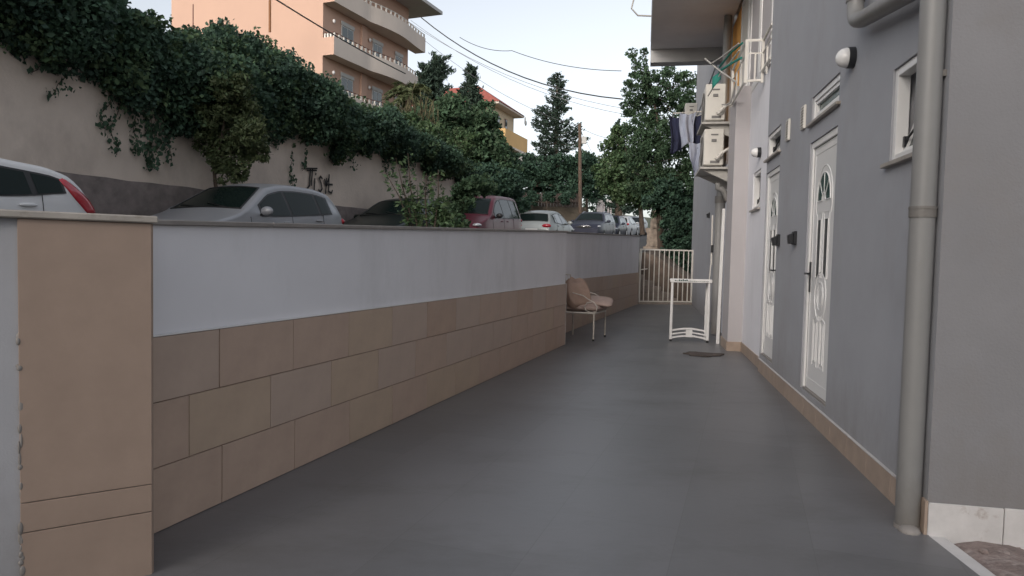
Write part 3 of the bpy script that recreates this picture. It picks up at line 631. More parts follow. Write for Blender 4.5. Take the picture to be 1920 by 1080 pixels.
# ---- clothes bracket, laundry
o = thing('clothes_airer', 'white rod clothes airer sticking out above the laundry', 'clothes airer', FR(13.1, 0, 4.0), AR)
b = MB(); b.tube([(0, -.02, .06), (0, .92, .02)], .012, 6); b.tube([(.5, -.02, .06), (.5, .92, .02)], .012, 6); b.tube([(0, .92, .02), (.5, .92, .02)], .012, 6); b.build('rods', 'metalwhite', o)
def cloth(name, label, cat, m, n0, n1, zt, zb, t0, seed, taper=0.0, group='laundry hanging on the airer', tip=0.0):
    rg = random.Random(seed); ph = rg.random() * 6; P = []
    for i in range(15):
        v = i / 14; row = []
        for j in range(13):
            u = j / 12; sag = .05 * math.sin(math.pi * u) * (1 - v)
            nn_ = n0 + (n1 - n0) * (u if not taper else .5 + (u - .5) * (1 - taper * v)) + .015 * math.sin(6 * v + ph)
            z = zt + (zb - zt) * v - sag - tip * v * (1 - abs(2 * u - 1)) + .03 * math.sin(5 * u + ph) * v
            row.append(FR(t0 + .05 * math.sin(9 * u + ph) * (.3 + v) + .02 * math.sin(17 * u + 3 * v), nn_, z))
        P.append(row)
    b = MB(); b.grid(P); o = b.build(name, m, smooth=True); md = o.modifiers.new('thick', 'SOLIDIFY'); md.thickness = .006
    return tag(o, label, cat, group)
cloth('trousers', 'dark navy garment hanging at the outer end of the airer', 'clothes', 'navy', .72, .98, 3.98, 3.30, 13.1, 1, .2)
cloth('shirt', 'pale blue grey shirt hanging in the middle of the airer', 'clothes', 'bluecloth', .52, .82, 4.02, 3.40, 13.0, 2, .35)
cloth('dark_shirt', 'dark navy shirt hanging at the wall end of the airer', 'clothes', 'navy', .36, .58, 4.00, 3.36, 13.05, 3, .0)
cloth('towel', 'pale blue towel hanging to a point below the other laundry', 'towel', 'bluecloth', .36, .66, 3.48, 3.06, 12.95, 5, .55, tip=.25)
# teal ropes / cloth at the railing
b = MB(); pts = [((8.9, .3, 4.02), (9.8, .55, 4.02)), ((8.95, .28, 3.95), (9.7, .42, 3.88)), ((9.7, .42, 3.88), (10.1, .55, 3.65)), ((10.0, .62, 4.15), (9.2, .28, 3.62)), ((9.2, .28, 3.62), (9.5, .30, 3.42)), ((9.5, .30, 3.42), (10.1, .35, 3.52))]
for p, q in pts: b.tube([FR(*p), FR(*((Vector(p) + Vector(q)) / 2 + Vector((0, 0, -.015)))), FR(*q)], .011, 6)
tc_ = b.build('folded_airer', 'bracket', smooth=50); tag(tc_, 'folding rod airer clipped outside the first floor railing', 'clothes airer')
b = MB(); b.grid([[FR(9.75 + .02 * j, .42 + .035 * j, 3.90 - .02 * j - i * .035 * (1 + .2 * j)) for j in range(4)] for i in range(4)]); o = b.build('rag', 'teal', smooth=True); o.modifiers.new('t', 'SOLIDIFY').thickness = .005
tag(o, 'teal rag tied to the airer outside the railing', 'cloth')
b = MB(); b.tube([FR(8.85, .26, 4.01), FR(9.2, .36, 3.99), FR(9.75, .44, 3.96)], .014, 6); b.tube([FR(9.75, .44, 3.90), FR(9.3, .34, 3.88), FR(8.9, .26, 3.84)], .016, 6)
tag(b.build('strap', 'teal', smooth=50), 'green strap stretched from the railing to the airer', 'strap')
# bent rod at the outer edge of the balcony above
b = MB(); b.tube([at(1221, 30, 13.2), at(1196, 29, 13.2), at(1184, 16, 13.2), at(1190, -8, 13.2)], .016, 6)
tag(b.build('balcony_rod', 'bracket', smooth=50), 'bent grey rod sticking out from the edge of the upper balcony', 'rod')
# outdoor tap hose and small fittings on the far grey wall
o = thing('outdoor_shower', 'thin white hose and riser pipe on the far grey wall', 'shower', FR(14.2, 0, 0), AR)
b = MB(); b.tube([(0, .05, 2.2), (0, .04, 1.2)], .018, 8); b.build('riser', 'metalwhite', o); b = MB(); b.tube([(0, .05, 1.2), (-.2, .1, .7), (-.1, .14, .35), (.2, .1, .12)], .012, 6); b.build('hose', 'metalwhite', o, smooth=50)
b = MB(); b.box(-.06, .06, -.018, .06, 1.45, 1.6); b.build('tap_box', 'black', o)
spot(13.2, 2.42, 'upper black spotlight on the far grey wall behind the fat pipe', -.02); spot(15.6, 2.28, 'far black spotlight on the grey wall close to the gate', -.02)

# ================================================================ GATE, STEPS, STONE POST
gA = FL(20.62, .36); gB = FR(20.35, -.02); gd = (gB - gA); gw = gd.length; gd.normalize()
gt = thing('gate', 'white metal bar gate closing the far end of the corridor', 'gate', gA, math.atan2(gd.y, gd.x))
b = MB(); b.box(0, gw, -.02, .02, 1.535, 1.575); b.box(0.0405, gw, -.018, .018, .06, .095); b.build('rail', 'metalwhite', gt)
b = MB(); b.box(0, .04, -.02, .02, .0, 1.534); b.box(gw - .04, gw, -.02, .02, 0.096, 1.534); b.build('frame', 'metalwhite', gt)
for i in range(1, 11):
    x = i * gw / 11; b = MB(); b.box(x - .011, x + .011, -.011, .011, .0955, 1.5345); b.build('bar', 'metalwhite', gt)
b = MB(); b.tube([(.03, -.04, .98), (.22, -.05, 1.01)], .014, 6); b.build('latch', 'metalwhite', gt)
b = MB(); b.box(-.05, gw, -.08, .25, -.2, .05); o = b.build('threshold', 'step', gt)
stp = thing('steps', 'worn concrete steps climbing to the road behind the white gate', 'steps', gA, math.atan2(gd.y, gd.x))
for i in range(7):
    x1 = gw - .25 - i * .27; b = MB(); b.box(-.6, x1, .35, 1.9, -.2 + (0 if i == 0 else .0 + .17 * i - .02 + .2), .17 * (i + 1) - .02)
    b.build('step', 'step', stp, bevel=.015)
b = MB(); b.box(-1.6, gw - 1.9, 1.95, 2.3, -.2, 1.3); b.build('bank_wall', 'stone', stp, bevel=.03)
def rough(mb, amp, seed):
    rg = random.Random(seed)
    mb.v = [p + Vector((rg.uniform(-amp, amp), rg.uniform(-amp, amp), rg.uniform(-amp, amp))) for p in mb.v]
st = thing('stone_post', 'broken rough stone post beside the road behind the gate', 'stone post', at(1232, 460, 26.5))
o0 = at(1232, 460, 26.5); ORG[st.name] = o0; LOCAL.discard(st.name); st.location = o0
for wx, z0, z1, cx in ((.72, .6, 1.75, 1226), (.66, 1.76, 2.45, 1229), (.58, 2.46, 3.25, 1234)):
    c = at(cx, 430, 26.5); b = MB(); P = []
    for i in range(7):
        z = z0 + (z1 - z0) * i / 6
        P.append([(c.x + wx * .5 * math.cos(a) * (1 + .10 * math.sin(3 * a + z * 7) + .07 * math.sin(7 * a - z * 11)), c.y + wx * .42 * math.sin(a), z) for a in [2 * math.pi * j / 16 for j in range(17)]])
    b.grid(P); b.quad(*P[-1][:-1]); rough(b, .022, int(z0 * 10))
    b.build('stone', 'poststone', st, smooth=25)

# ================================================================ FURNITURE IN THE CORRIDOR
ch = thing('garden_armchair', 'cream wrought metal armchair with brown cushions against the wall', 'chair', FL(11.38, -.31), AL + R_(-4))
W, Dp = .68, .60   # x along the wall, y towards the wall (back)
for x, y, z1 in ((0, 0, .43), (W, 0, .43)):
    b = MB(); b.tube([(x, y, 0.02), (x, y, z1)], .013, 8); lg = b.build('leg', 'chairmetal', ch); b = MB(); b.tube([(x, y, 0), (x, y, .03)], .017, 8); b.build('foot_cap', 'rubber', lg)
for x in (0, W):
    b = MB(); b.tube([(x, Dp - .05, 0), (x, Dp - .04, .42), (x, Dp + .02, 1.0)], .013, 8); b.build('leg', 'chairmetal', ch)
b = MB(); b.tube([(0, 0, .43), (W, 0, .43), (W, Dp - .04, .43), (0, Dp - .04, .43), (0, 0, .43)], .014, 8)
for i in range(1, 6): b.tube([(W * i / 6, 0, .43), (W * i / 6, Dp - .04, .43)], .006, 6)
b.build('seat_frame', 'chairmetal', ch)
b = MB(); b.tube([(0, Dp + .02, 1.0), (W * .5, Dp + .02, 1.02), (W, Dp + .02, 1.0)], .012, 8)
for i in range(1, 5): b.tube([(W * i / 5, Dp - .04, .44), (W * i / 5, Dp + .02, 1.0)], .006, 6)
b.build('back_frame', 'chairmetal', ch)
for x in (0, W):
    b = MB(); pts = [(x, Dp - .02, .78), (x, Dp * .6, .74), (x, Dp * .3, .70), (x, .12, .66), (x, .0, .60), (x, -.05, .53), (x, -.03, .46), (x, .05, .44), (x, .13, .47), (x, .16, .53), (x, .12, .59), (x, .05, .60)]
    b.tube(pts, .0075, 8); b.build('armrest', 'chairmetal', ch, smooth=50)
def cushion(c, size, rot, name, m, seed):
    rg = random.Random(seed); ph = rg.random() * 6
    def fn(q):
        e_ = .30
        x, y, z = [math.copysign(abs(k) ** e_, k) for k in (q.x, q.y)] + [q.z]
        l = max(abs(x), abs(y), 1e-6); r = math.sqrt(q.x ** 2 + q.y ** 2)
        z2 = z * (1 - .15 * math.sin(4 * x + ph) * .6) + .12 * math.sin(5 * x + 3 * y + ph) * (1 - r * .4)
        return Vector((x * r ** .3 if r > 0 else 0, y * r ** .3 if r > 0 else 0, z2))
    b = MB(); b.sphere((0, 0, 0), size, 28, 14, fn); R = Matrix.Rotation(rot[2], 3, 'Z') @ Matrix.Rotation(rot[1], 3, 'Y') @ Matrix.Rotation(rot[0], 3, 'X')
    b.v = [Vector(c) + R @ p for p in b.v]; return b
def free_cushion(name, label, c, size, rot, m, seed):
    b = cushion((0, 0, 0), size, rot, name, m, seed); Rz = Matrix.Rotation(AL + R_(-4), 3, 'Z'); base = FL(11.38, -.31)
    b.v = [base + Rz @ (Vector(c) + p) for p in b.v]; o = b.build(name, m, smooth=True); return tag(o, label, 'cushion', 'cushions on the garden armchair')
free_cushion('seat_cushion', 'flat pinkish brown seat cushion on the metal armchair', (W * .5, .25, .50), (.33, .30, .065), (0, 0, 0), 'cushion2', 1)
free_cushion('seat_cushion', 'upper crumpled seat cushion at the front of the armchair', (W * .66, .10, .60), (.30, .27, .055), (R_(5), R_(-7), R_(12)), 'cushion2', 2)
free_cushion('back_cushion', 'near brown cushion leaning on the back of the armchair', (W * .22, .32, .70), (.21, .085, .21), (R_(-26), R_(4), R_(-42)), 'cushion', 3)
free_cushion('back_cushion', 'far brown cushion standing behind the near one on the armchair', (W * .66, .42, .73), (.25, .08, .22), (R_(-18), R_(6), R_(-24)), 'cushion', 4)

rk = thing('plastic_stand', 'white plastic stand with slotted foot standing in the corridor', 'stand', FR(10.93, .34 + .61), AR - math.pi / 2)
# local x: to the right along the front, y: away
W = .61; d_ = .30
for x in (0, W - .045):
    b = MB(); b.hexa([(x, 0, .03), (x + .045, 0, .03), (x + .045, .045, .03), (x, .045, .03)], [(x + .006, .0, .935), (x + .039, .0, .935), (x + .039, .04, .935), (x + .006, .04, .935)]); b.build('leg', 'pvc', rk, bevel=.006)
    b = MB(); b.box(x + .004, x + .041, .004, .041, 0, .0295); b.build('foot_cap', 'rubber', rk)
for x in (.02, W - .055):
    b = MB(); b.hexa([(x, d_ - .03, .0), (x + .035, d_ - .03, 0), (x + .035, d_, 0), (x, d_, 0)], [(x, d_ - .1, .935), (x + .035, d_ - .1, .935), (x + .035, d_ - .06, .935), (x, d_ - .06, .935)]); b.build('rear_leg', 'pvc', rk, bevel=.005)
b = MB(); b.box(-.01, W + .02, -.01, .05, .9355, .995); b.box(-.01, W + .02, .0505, d_, .955, .985); b.build('top', 'pvc', rk, bevel=.008)
b = MB()
for k in range(18): x = .06 + k * .029; h_ = random.uniform(.006, .03) if k < 7 else random.uniform(.004, .009); b.box(x, x + .022, -.0125, -.0105, .958, .958 + h_)
b.build('print', mat('green_print', (.02, .06, .05), .6), rk)
# arched slotted foot
def arch(z0, z1, n=12): return [(x, z0) for x in (0,)]
for zc, th in ((.175, .028), (.115, .022), (.06, .026)):
    b = MB(); top = []; bot = []
    for i in range(15):
        u = i / 14; x = .046 + (W - .092) * u; bow = .035 * math.sin(math.pi * u); top.append((x, zc + th / 2 + bow)); bot.append((x, zc - th / 2 + bow))
    b.prism(bot + top[::-1], lambda u, v, d: Vector((u, d, v)), .004, .03); b.build('foot_slat', 'pvc', rk)
b = MB(); b.box(W * .42, W * .58, .006, .028, .075, .19); b.build('foot_web', 'pvc', rk)
# mat
b = MB(); c = (at(1285, 665, 9.3)); P = []
cc = FR(9.55, .45); ring_ = []
for i in range(28):
    a = 2 * math.pi * i / 28; r = 1 + .12 * math.sin(3 * a + 1) + .10 * math.sin(7 * a); ring_.append(Vector((2.64 + .26 * r * math.cos(a), 9.42 + .20 * r * math.sin(a), .0)))
b.hexa([p + Vector((0, 0, .004)) for p in ring_], [p + Vector((0, 0, .014 + .004 * math.sin(i))) for i, p in enumerate(ring_)])
tag(b.build('floor_mat', 'mat'), 'ragged dark brown mat lying on the floor before the white stand', 'mat')

# ================================================================ RETAINING WALL
RN = 7.10
rw = thing('retaining_wall', 'tall old beige plaster retaining wall behind the parked cars', 'wall', FL(0, RN), AL)
b = MB(); P = []
for i in range(60):
    s = -14 + 37.6 * i / 59; P.append([(s, .02 * math.sin(s * 1.3) * (z / 4), z) for z in (.3, 1.2, 2.0, 2.42, 3.0, 3.6, 4.22)])
b.grid(P); b.grid([[(-14 + 37.6 * i / 59, .02 * math.sin((-14 + 37.6 * i / 59) * 1.3) * (4.22 / 4) + k, 4.22) for i in range(60)] for k in (0, .4)]); b.quad((23.6, 0, .3), (23.6, .4, .3), (23.6, .4, 4.22), (23.6, 0, 4.22))
b.build('wall', 'retain', rw, smooth=40)
b = MB(); P = []
for i in range(90):
    s = -14 + 37.5 * i / 89; zt2 = 2.37 + .0075 * (s - 8) + .006 * math.sin(s * 3.1) + .006 * math.sin(s * 7.7)
    P.append([(s, -.035, .3), (s, -.035 + .008 * math.sin(s * 5), 1.6), (s, -.035 + .006 * math.sin(s * 4), zt2), (s, .03, zt2 + .012)])
b.grid(P); b.build('base_band', 'band', rw, smooth=40)
# graffiti
def stroke(pts, wd=.03):
    b = MB()
    for (x0, z0), (x1, z1) in zip(pts[:-1], pts[1:]):
        d = Vector((x1 - x0, 0, z1 - z0)); 
        if d.length < 1e-5: continue
        d.normalize(); nn = Vector((-d.z, 0, d.x)) * wd * .5; p0 = Vector((x0, -.028, z0)) - d * wd * .3; p1 = Vector((x1, -.028, z1)) + d * wd * .3
        b.quad(p0 - nn, p1 - nn, p1 + nn, p0 + nn)
    return b
S0, Z0 = 14.36, 2.68
gpts = [[(.0, .50), (.42, .55)], [(.03, .46), (.40, .50)], [(.16, .52), (.13, .12), (.02, .02)], [(.24, .52), (.20, .14)], [(.33, .30), (.31, .05)], [(.36, .40), (.37, .43)],
        [(.62, .34), (.56, .38), (.50, .33), (.58, .22), (.62, .10), (.55, .02), (.48, .06)], [(.72, .33), (.78, .18), (.90, .40)], [(.80, .36), (.76, .0)], [(.90, .46), (.88, .06), (1.0, .03), (1.04, .10)], [(.80, .22), (1.04, .24)]]
for k, g in enumerate(gpts): stroke([(S0 + x * 1.02, Z0 + z) for x, z in g], .048 if k > 1 else .036).build('graffiti_stroke', 'graffiti', rw)

# ================================================================ CARS
def interp(pts, x):
    if x <= pts[0][0]: return pts[0][1]
    for (x0, z0), (x1, z1) in zip(pts[:-1], pts[1:]):
        if x <= x1: k = (x - x0) / (x1 - x0) if x1 > x0 else 0; return z0 + (z1 - z0) * k
    return pts[-1][1]
def smoothprof(pts, rad=.09, n=9):
    def f(x):
        return sum(interp(pts, x + rad * (i / (n - 1) * 2 - 1)) for i in range(n)) / n
    return f
def car(name, label, loc, rz, sp, paint, group=None, slope=0.0):
    o = thing(name, label, 'car', loc, rz, group); o.rotation_euler = (0, -slope, rz)
    o.rotation_mode = 'XYZ'
    L, Wd, H = sp['L'], sp['W'], sp['H']; top = smoothprof(sp['top'], sp.get('rad', .07)); belt = lambda x: interp(sp['belt'], x); cowl, roof0, roof1, tail = sp['cowl'], sp['roof0'], sp['roof1'], sp['tail']
    def w0(x):
        k = Wd / 2
        if x < .9: k *= 1 - .20 * ((.9 - x) / .9) ** 2.2
        if x > L - .7: k *= 1 - .14 * ((x - L + .7) / .7) ** 2.2
        return k
    tum = sp.get('tum', .46)
    def hw(x, z):
        bz = belt(x); k = w0(x); q = [(.18, .90), (.32, .965), (.55, 1.0), (.72, .995)]
        if z <= .72: return k * interp(q, z)
        if z <= bz: return k * (.995 - .03 * (z - .72) / max(.05, bz - .72))
        d = z - bz; return k * .965 - tum * d - .10 * d * d
    def rr(x): return .10 if x > cowl + .1 else .07
    xs = [0, .015, .04, .08, .14, .22, .32] + [.32 + (L - .64) * i / 52 for i in range(1, 52)] + [L - .32, L - .22, L - .14, L - .08, L - .04, L - .015, L]
    NZ = 11; rows = []
    def section(x):
        zt = max(top(x), .34); r = min(rr(x), (zt - .2) * .4); zlo = .20 if x > .2 and x < L - .2 else .26
        pts = []
        for i in range(NZ): z = zlo + (zt - r - zlo) * i / (NZ - 1); pts.append((hw(x, z), z))
        wb = pts[-1][0]
        for i in range(1, 6): a = math.pi / 2 * i / 6; pts.append((wb - (r * .9) * (1 - math.cos(a)) - tum * .0, zt - r + r * math.sin(a)))
        we = wb - r * .9
        for i in range(0, 5): u = 1 - i / 4; pts.append((we * u, zt + .035 * (1 - u * u)))
        return pts
    for x in xs:
        p = section(x); rows.append([(x, y, z) for y, z in p] + [(x, -y, z) for y, z in p[-2::-1]])
    b = MB(); b.grid(rows); b.quad(*[Vector(q) for q in rows[0]]); b.quad(*[Vector(q) for q in rows[-1][::-1]])
    body = b.build('body', paint, o, smooth=38)
    b = MB(); b.box(.35, L - .35, -Wd * .44, Wd * .44, .16, .205); b.build('underbody', 'cargraphite', body)
    # glass
    def topz(x, y):
        zt = top(x); r = rr(x); wb = hw(x, zt - r) - r * .9; u = min(1, abs(y) / max(wb, .01)); return zt + .035 * (1 - u * u), wb
    def screen(nm, x0, x1, inset, par, seal=True):
        if seal:
            bb = MB(); Lp = []
            for sg in (1, -1):
                e_ = [(x0 + (x1 - x0) * i / 12, sg * (topz(x0 + (x1 - x0) * i / 12, 0)[1] - inset), 0) for i in range(13)]; e_ = [(x, y, topz(x, y)[0] + .005) for x, y, _ in e_]; bb.tube(e_, .014, 5)
            for x in (x0, x1): wb = topz(x, 0)[1] - inset; bb.tube([(x, wb * (j / 6 - 1), topz(x, wb * (j / 6 - 1))[0] + .005) for j in range(13)], .014, 5)
            bb.build(nm + '_seal', 'cargraphite', par, smooth=True)
        P = []
        for i in range(13):
            x = x0 + (x1 - x0) * i / 12; wb = topz(x, 0)[1] - inset; row = []
            for j in range(13):
                y = wb * (j / 6 - 1); bow = sp.get('bow', .06) * (1 - (j / 6 - 1) ** 2) * (-1 if nm == 'windscreen' else 1) * (1 if (i == 0 and nm == 'windscreen') or (i == 12 and nm != 'windscreen') else .0)
                z = topz(x, y)[0]; row.append((x, y, z + .007))
            P.append(row)
        bb = MB(); bb.grid(P); return bb.build(nm, 'carglass', par, smooth=True)
    screen('windscreen', cowl + .06, roof0 - .05, .055, o); screen('rear_window', roof1 + .03, tail, .04, o)
    # black surround strips at the side glass & panes
    for sgn in (1, -1):
        def pane(x0, x1, lo, hi, nm, m_, off, par):
            P = []
            xsn = [x0 + (x1 - x0) * i / 16 for i in range(17)]
            for x in xsn:
                zl = belt(x) + lo; zh = max(zl + .004, min(top(x) - sp.get('rail', .115) - hi, H))
                if 'cut' in sp and x > sp['cut'][0]: zl = min(max(zl, belt(x) + lo + (x - sp['cut'][0]) * sp['cut'][1]), zh)
                P.append([(x, sgn * (hw(x, zl + (zh - zl) * j / 5) + off), zl + (zh - zl) * j / 5) for j in range(6)])
            bb = MB(); bb.grid(P); return bb.build(nm, m_, par, smooth=True)
        d0, d1 = sp['dlo']; pane(d0, d1, .0, -.012, 'window_surround', 'cargraphite', .004, o)
        ps = sp['pill']
        edges = [d0 + .06] + [q for p in ps for q in (p - .035, p + .035)] + [d1 - .035]
        for k in range(0, len(edges), 2): pane(edges[k], edges[k + 1], .018, .012, 'side_window', 'carglass', .008, o)
        # handles
        for hx in sp.get('handles', []):
            bb = MB(); z = belt(hx) - .10; bb.sphere((hx, sgn * (hw(hx, z) + .012), z), (.11, .018, .022), 12, 7); bb.build('door_handle', paint, o, smooth=True)
        # door seams
        bb = MB()
        for hx in sp.get('seams', []): bb.tube([(hx, sgn * (hw(hx, z) + .0005), z) for z in [.3 + (belt(hx) - .3) * i / 8 for i in range(9)]], .005, 5)
        if sp.get('seams'): bb.build('door_seam', 'cargraphite', o)
        # mirror
        mx = sp['mirror']; mz = belt(mx) + .09
        bb = MB(); bb.sphere((mx, sgn * (hw(mx, belt(mx)) + .12), mz), (.075, .115, .078), 14, 9, lambda q: Vector((q.x if q.x < 0 else q.x * .5, q.y, q.z)))
        mr = bb.build('mirror', sp.get('mirrormat', paint), o, smooth=True)
        bb = MB(); bb.tube([(mx, sgn * (hw(mx, belt(mx)) - .01), mz - .06), (mx, sgn * (hw(mx, belt(mx)) + .1), mz - .04)], .02, 6); bb.build('stalk', 'cargraphite', mr)
        # lights
        bb = MB(); hx, hz = sp.get('head', (.20, .66)); bb.sphere((hx, sgn * (hw(hx + .1, hz) - .11), hz), (.17, .14, .06), 14, 9); bb.build('headlight', 'clearlens', o, smooth=True)
        if 'tailpoly' in sp:
            bb = MB(); rows_ = []
            for (xa, za), (xb, zb_) in zip(*sp['tailpoly']): rows_.append([(L + xa + (xb - xa) * q / 5, sgn * (hw(L + xa + (xb - xa) * q / 5, za + (zb_ - za) * q / 5) + .010), za + (zb_ - za) * q / 5) for q in range(6)])
            bb.grid(rows_); tlo = bb.build('tail_light', 'redlens', o, smooth=True); tlo.modifiers.new('t', 'SOLIDIFY').thickness = .012
        else:
            tx, tz = sp.get('tl', (-.09, .86)); bb = MB(); bb.sphere((L + tx, sgn * (hw(L + tx, tz) - .15), tz), (.10, .20, .085), 14, 9); bb.build('tail_light', 'redlens', o, smooth=True)
        for wx in sp['wheels']:
            yy = w0(wx); bb = MB(); bb.tube([(wx, sgn * (yy - .20), .315), (wx, sgn * (yy + .004), .315)], .375, 26); arch_ = bb.build('wheel_arch', 'cargraphite', body)
            bb = MB(); bb.tube([(wx, sgn * (yy - .19), .315), (wx, sgn * (yy + .008), .315)], .315, 26); wh = bb.build('wheel', 'rubber', o, smooth=50)
            bb = MB(); bb.tube([(wx, sgn * (yy - .02), .315), (wx, sgn * (yy + .012), .315)], .205, 20)
            bb.build('rim', 'rim', wh, smooth=50)
    # plates, grille
    bb = MB(); bb.box(-.012, .02, -.26, .26, .38, .49); bb.build('number_plate', 'pvc', o); bb = MB(); bb.box(L - .02, L + .008, -.26, .26, sp.get('rplate', .62), sp.get('rplate', .62) + .11); bb.build('number_plate', 'pvc', o)
    gz = sp.get('grille', (.56, .64, .40)); bb = MB(); bb.sphere((.06, 0, (gz[0] + gz[1]) / 2), (.08, gz[2], (gz[1] - gz[0]) / 2), 18, 8); gr = bb.build('grille', 'cargraphite', o, smooth=True)
    bb = MB(); bb.tube([(-.015 + .03 * (abs(u) ** 2), u * gz[2], (gz[0] + gz[1]) / 2 + (gz[1] - gz[0]) * .5 * math.sqrt(max(0, 1 - u * u))) for u in [i / 8 - 1 for i in range(17)]], .008, 5); bb.build('grille_rim', 'chrome', gr, smooth=True)
    bb = MB(); bb.sphere((-.015, 0, (gz[0] + gz[1]) / 2 + .02), (.012, .065, .033), 12, 6); bb.build('badge', 'chrome', o, smooth=True)
    bb = MB(); bb.box(.05, .12, -Wd * .30, Wd * .30, .27, .36); bb.build('lower_intake', 'cargraphite', o)
    # wipers
    bb = MB()
    for y0 in (-.45, .12): bb.tube([(cowl + .05, y0, topz(cowl + .05, y0)[0] + .018), (cowl + .17, y0 + .5, topz(cowl + .17, y0 + .4)[0] + .02)], .008, 5)
    bb.build('wiper', 'cargraphite', o)
    if sp.get('rails'):
        for sgn in (1, -1):
            bb = MB(); bb.tube([(x, sgn * (topz(x, 0)[1] - .02), topz(x, .9)[0] + (.0 if k in (0, 6) else .045)) for k, x in enumerate([roof0 + .05 + (roof1 - roof0 - .1) * i / 6 for i in range(7)])], .016, 6); bb.build('roof_rail', 'chrome', o, smooth=50)
    return o
HATCH = dict(L=4.20, W=1.76, H=1.48, top=[(0, .52), (.05, .64), (.35, .76), (1.0, .90), (1.22, .97), (1.98, 1.38), (2.35, 1.455), (2.8, 1.47), (3.35, 1.44), (3.78, 1.36), (3.82, 1.33), (4.08, .98), (4.16, .86), (4.2, .60)],
    belt=[(0, .70), (1.0, .84), (1.3, .885), (2.5, .905), (3.6, .965), (4.2, .94)], cowl=1.22, roof0=2.02, roof1=3.80, tail=4.06, dlo=(1.62, 3.66), pill=(2.42, 3.28), handles=(2.25, 3.2), seams=(1.35, 2.42, 3.35), mirror=1.60, wheels=(.80, 3.42), head=(.24, .68), tl=(-.08, .84))
PUNTO = dict(L=4.03, W=1.69, H=1.49, top=[(0, .50), (.06, .66), (.35, .82), (.85, .95), (1.05, 1.0), (1.85, 1.40), (2.3, 1.475), (2.8, 1.47), (3.35, 1.40), (3.58, 1.32), (3.62, 1.30), (3.86, 1.02), (3.95, .88), (4.03, .6)],
    belt=[(0, .80), (1.0, .95), (2.0, .99), (3.0, 1.05), (3.6, 1.11), (4.03, 1.0)], cowl=1.05, roof0=1.90, roof1=3.60, tail=3.80, dlo=(1.45, 3.48), pill=(2.30, 3.10), handles=(2.15, 3.0), seams=(1.2, 2.30, 3.18), mirror=1.45, wheels=(.78, 3.29), head=(.30, .74), rail=.105,
    tailpoly=([(-.58, 1.26), (-.55, 1.20), (-.50, 1.12), (-.44, 1.04), (-.37, .97), (-.30, .90), (-.24, .85)], [(-.52, 1.285), (-.46, 1.235), (-.38, 1.17), (-.30, 1.10), (-.22, 1.02), (-.16, .94), (-.13, .87)]), rad=.06)
VAN = dict(L=4.38, W=1.81, H=1.80, top=[(0, .55), (.06, .72), (.35, .90), (.85, 1.05), (1.05, 1.10), (1.75, 1.60), (2.1, 1.74), (2.6, 1.79), (3.6, 1.78), (4.1, 1.74), (4.24, 1.68), (4.33, 1.1), (4.38, .6)],
    belt=[(0, .8), (1.0, 1.0), (1.6, 1.04), (4.38, 1.06)], cowl=1.06, roof0=1.92, roof1=4.20, tail=4.29, dlo=(1.40, 4.0), pill=(2.25, 3.15), handles=(2.05, 2.6), seams=(1.2, 2.25, 3.2), mirror=1.48, wheels=(.85, 3.58), head=(.26, .82), tum=.30, tl=(-.05, 1.0), mirrormat='cargraphite', grille=(.70, .80, .36))
SUV = dict(L=4.78, W=1.89, H=1.68, top=[(0, .70), (.05, .86), (.30, 1.0), (1.0, 1.09), (1.25, 1.13), (2.02, 1.57), (2.4, 1.655), (2.9, 1.67), (3.9, 1.64), (4.38, 1.56), (4.42, 1.53), (4.66, 1.12), (4.74, .95), (4.78, .6)],
    belt=[(0, .86), (1.0, 1.0), (1.5, 1.06), (3.0, 1.08), (4.2, 1.14), (4.78, 1.05)], cowl=1.26, roof0=2.06, roof1=4.40, tail=4.62, dlo=(1.70, 4.2), pill=(2.62, 3.6), handles=(2.45, 3.4), seams=(1.45, 2.62, 3.6), mirror=1.68, wheels=(.92, 3.68), head=(.26, .86), tum=.42, rails=True, grille=(.72, .90, .46))
SEDAN = dict(L=4.45, W=1.78, H=1.45, top=[(0, .52), (.05, .66), (.35, .77), (1.1, .92), (1.3, .98), (2.1, 1.36), (2.5, 1.43), (2.9, 1.44), (3.4, 1.36), (3.5, 1.33), (4.05, 1.03), (4.36, .98), (4.42, .85), (4.45, .6)],
    belt=[(0, .72), (1.0, .86), (1.5, .90), (3.6, .96), (4.45, .92)], cowl=1.30, roof0=2.12, roof1=3.48, tail=4.0, dlo=(1.70, 3.60), pill=(2.55, 3.35), handles=(2.4, 3.2), seams=(1.45, 2.55, 3.4), mirror=1.70, wheels=(.86, 3.5), head=(.24, .70), tl=(-.06, .84))
def place(s_front, n_side, sp, facing=1):
    """near side of the car stands n_side from the low wall; facing 1: nose to the camera"""
    W = sp['W']
    if facing == 1: return FL(s_front, n_side + W / 2, roadz(s_front)), AL
    return FL(s_front, n_side + W / 2, roadz(s_front)), AL + math.pi
GR = 'cars parked along the road'
def park(name, label, s0, n, sp, paint, facing=1):
    slope = math.atan(.042 if s0 < 38 else .056)
    if facing == 1: p, r = place(s0, n, sp, 1); return car(name, label, p, r, sp, paint, GR, slope)
    p, r = place(s0 + sp['L'], n, sp, -1); return car(name, label, p, r, sp, paint, GR, -slope)
P_silver = carpaint('silver', (.30, .31, .335), .55); P_white = carpaint('white', (.66, .67, .69), .0); P_dark = carpaint('dark_green', (.016, .024, .022), .4); P_maroon = carpaint('maroon', (.11, .022, .035), .2)
P_silver2 = carpaint('silver_green', (.30, .32, .32), .5); P_blue = carpaint('dark_blue', (.035, .038, .06), .5); P_navy = carpaint('navy', (.03, .035, .055), .4); P_white2 = carpaint('white_b', (.46, .47, .49), .1); P_silver3 = carpaint('pale_silver', (.36, .38, .40), .4)
park('parked_car', 'white hatchback with a tall red tail light, cut by the left edge', 7.46 - 4.03, 5.0, PUNTO, P_white)
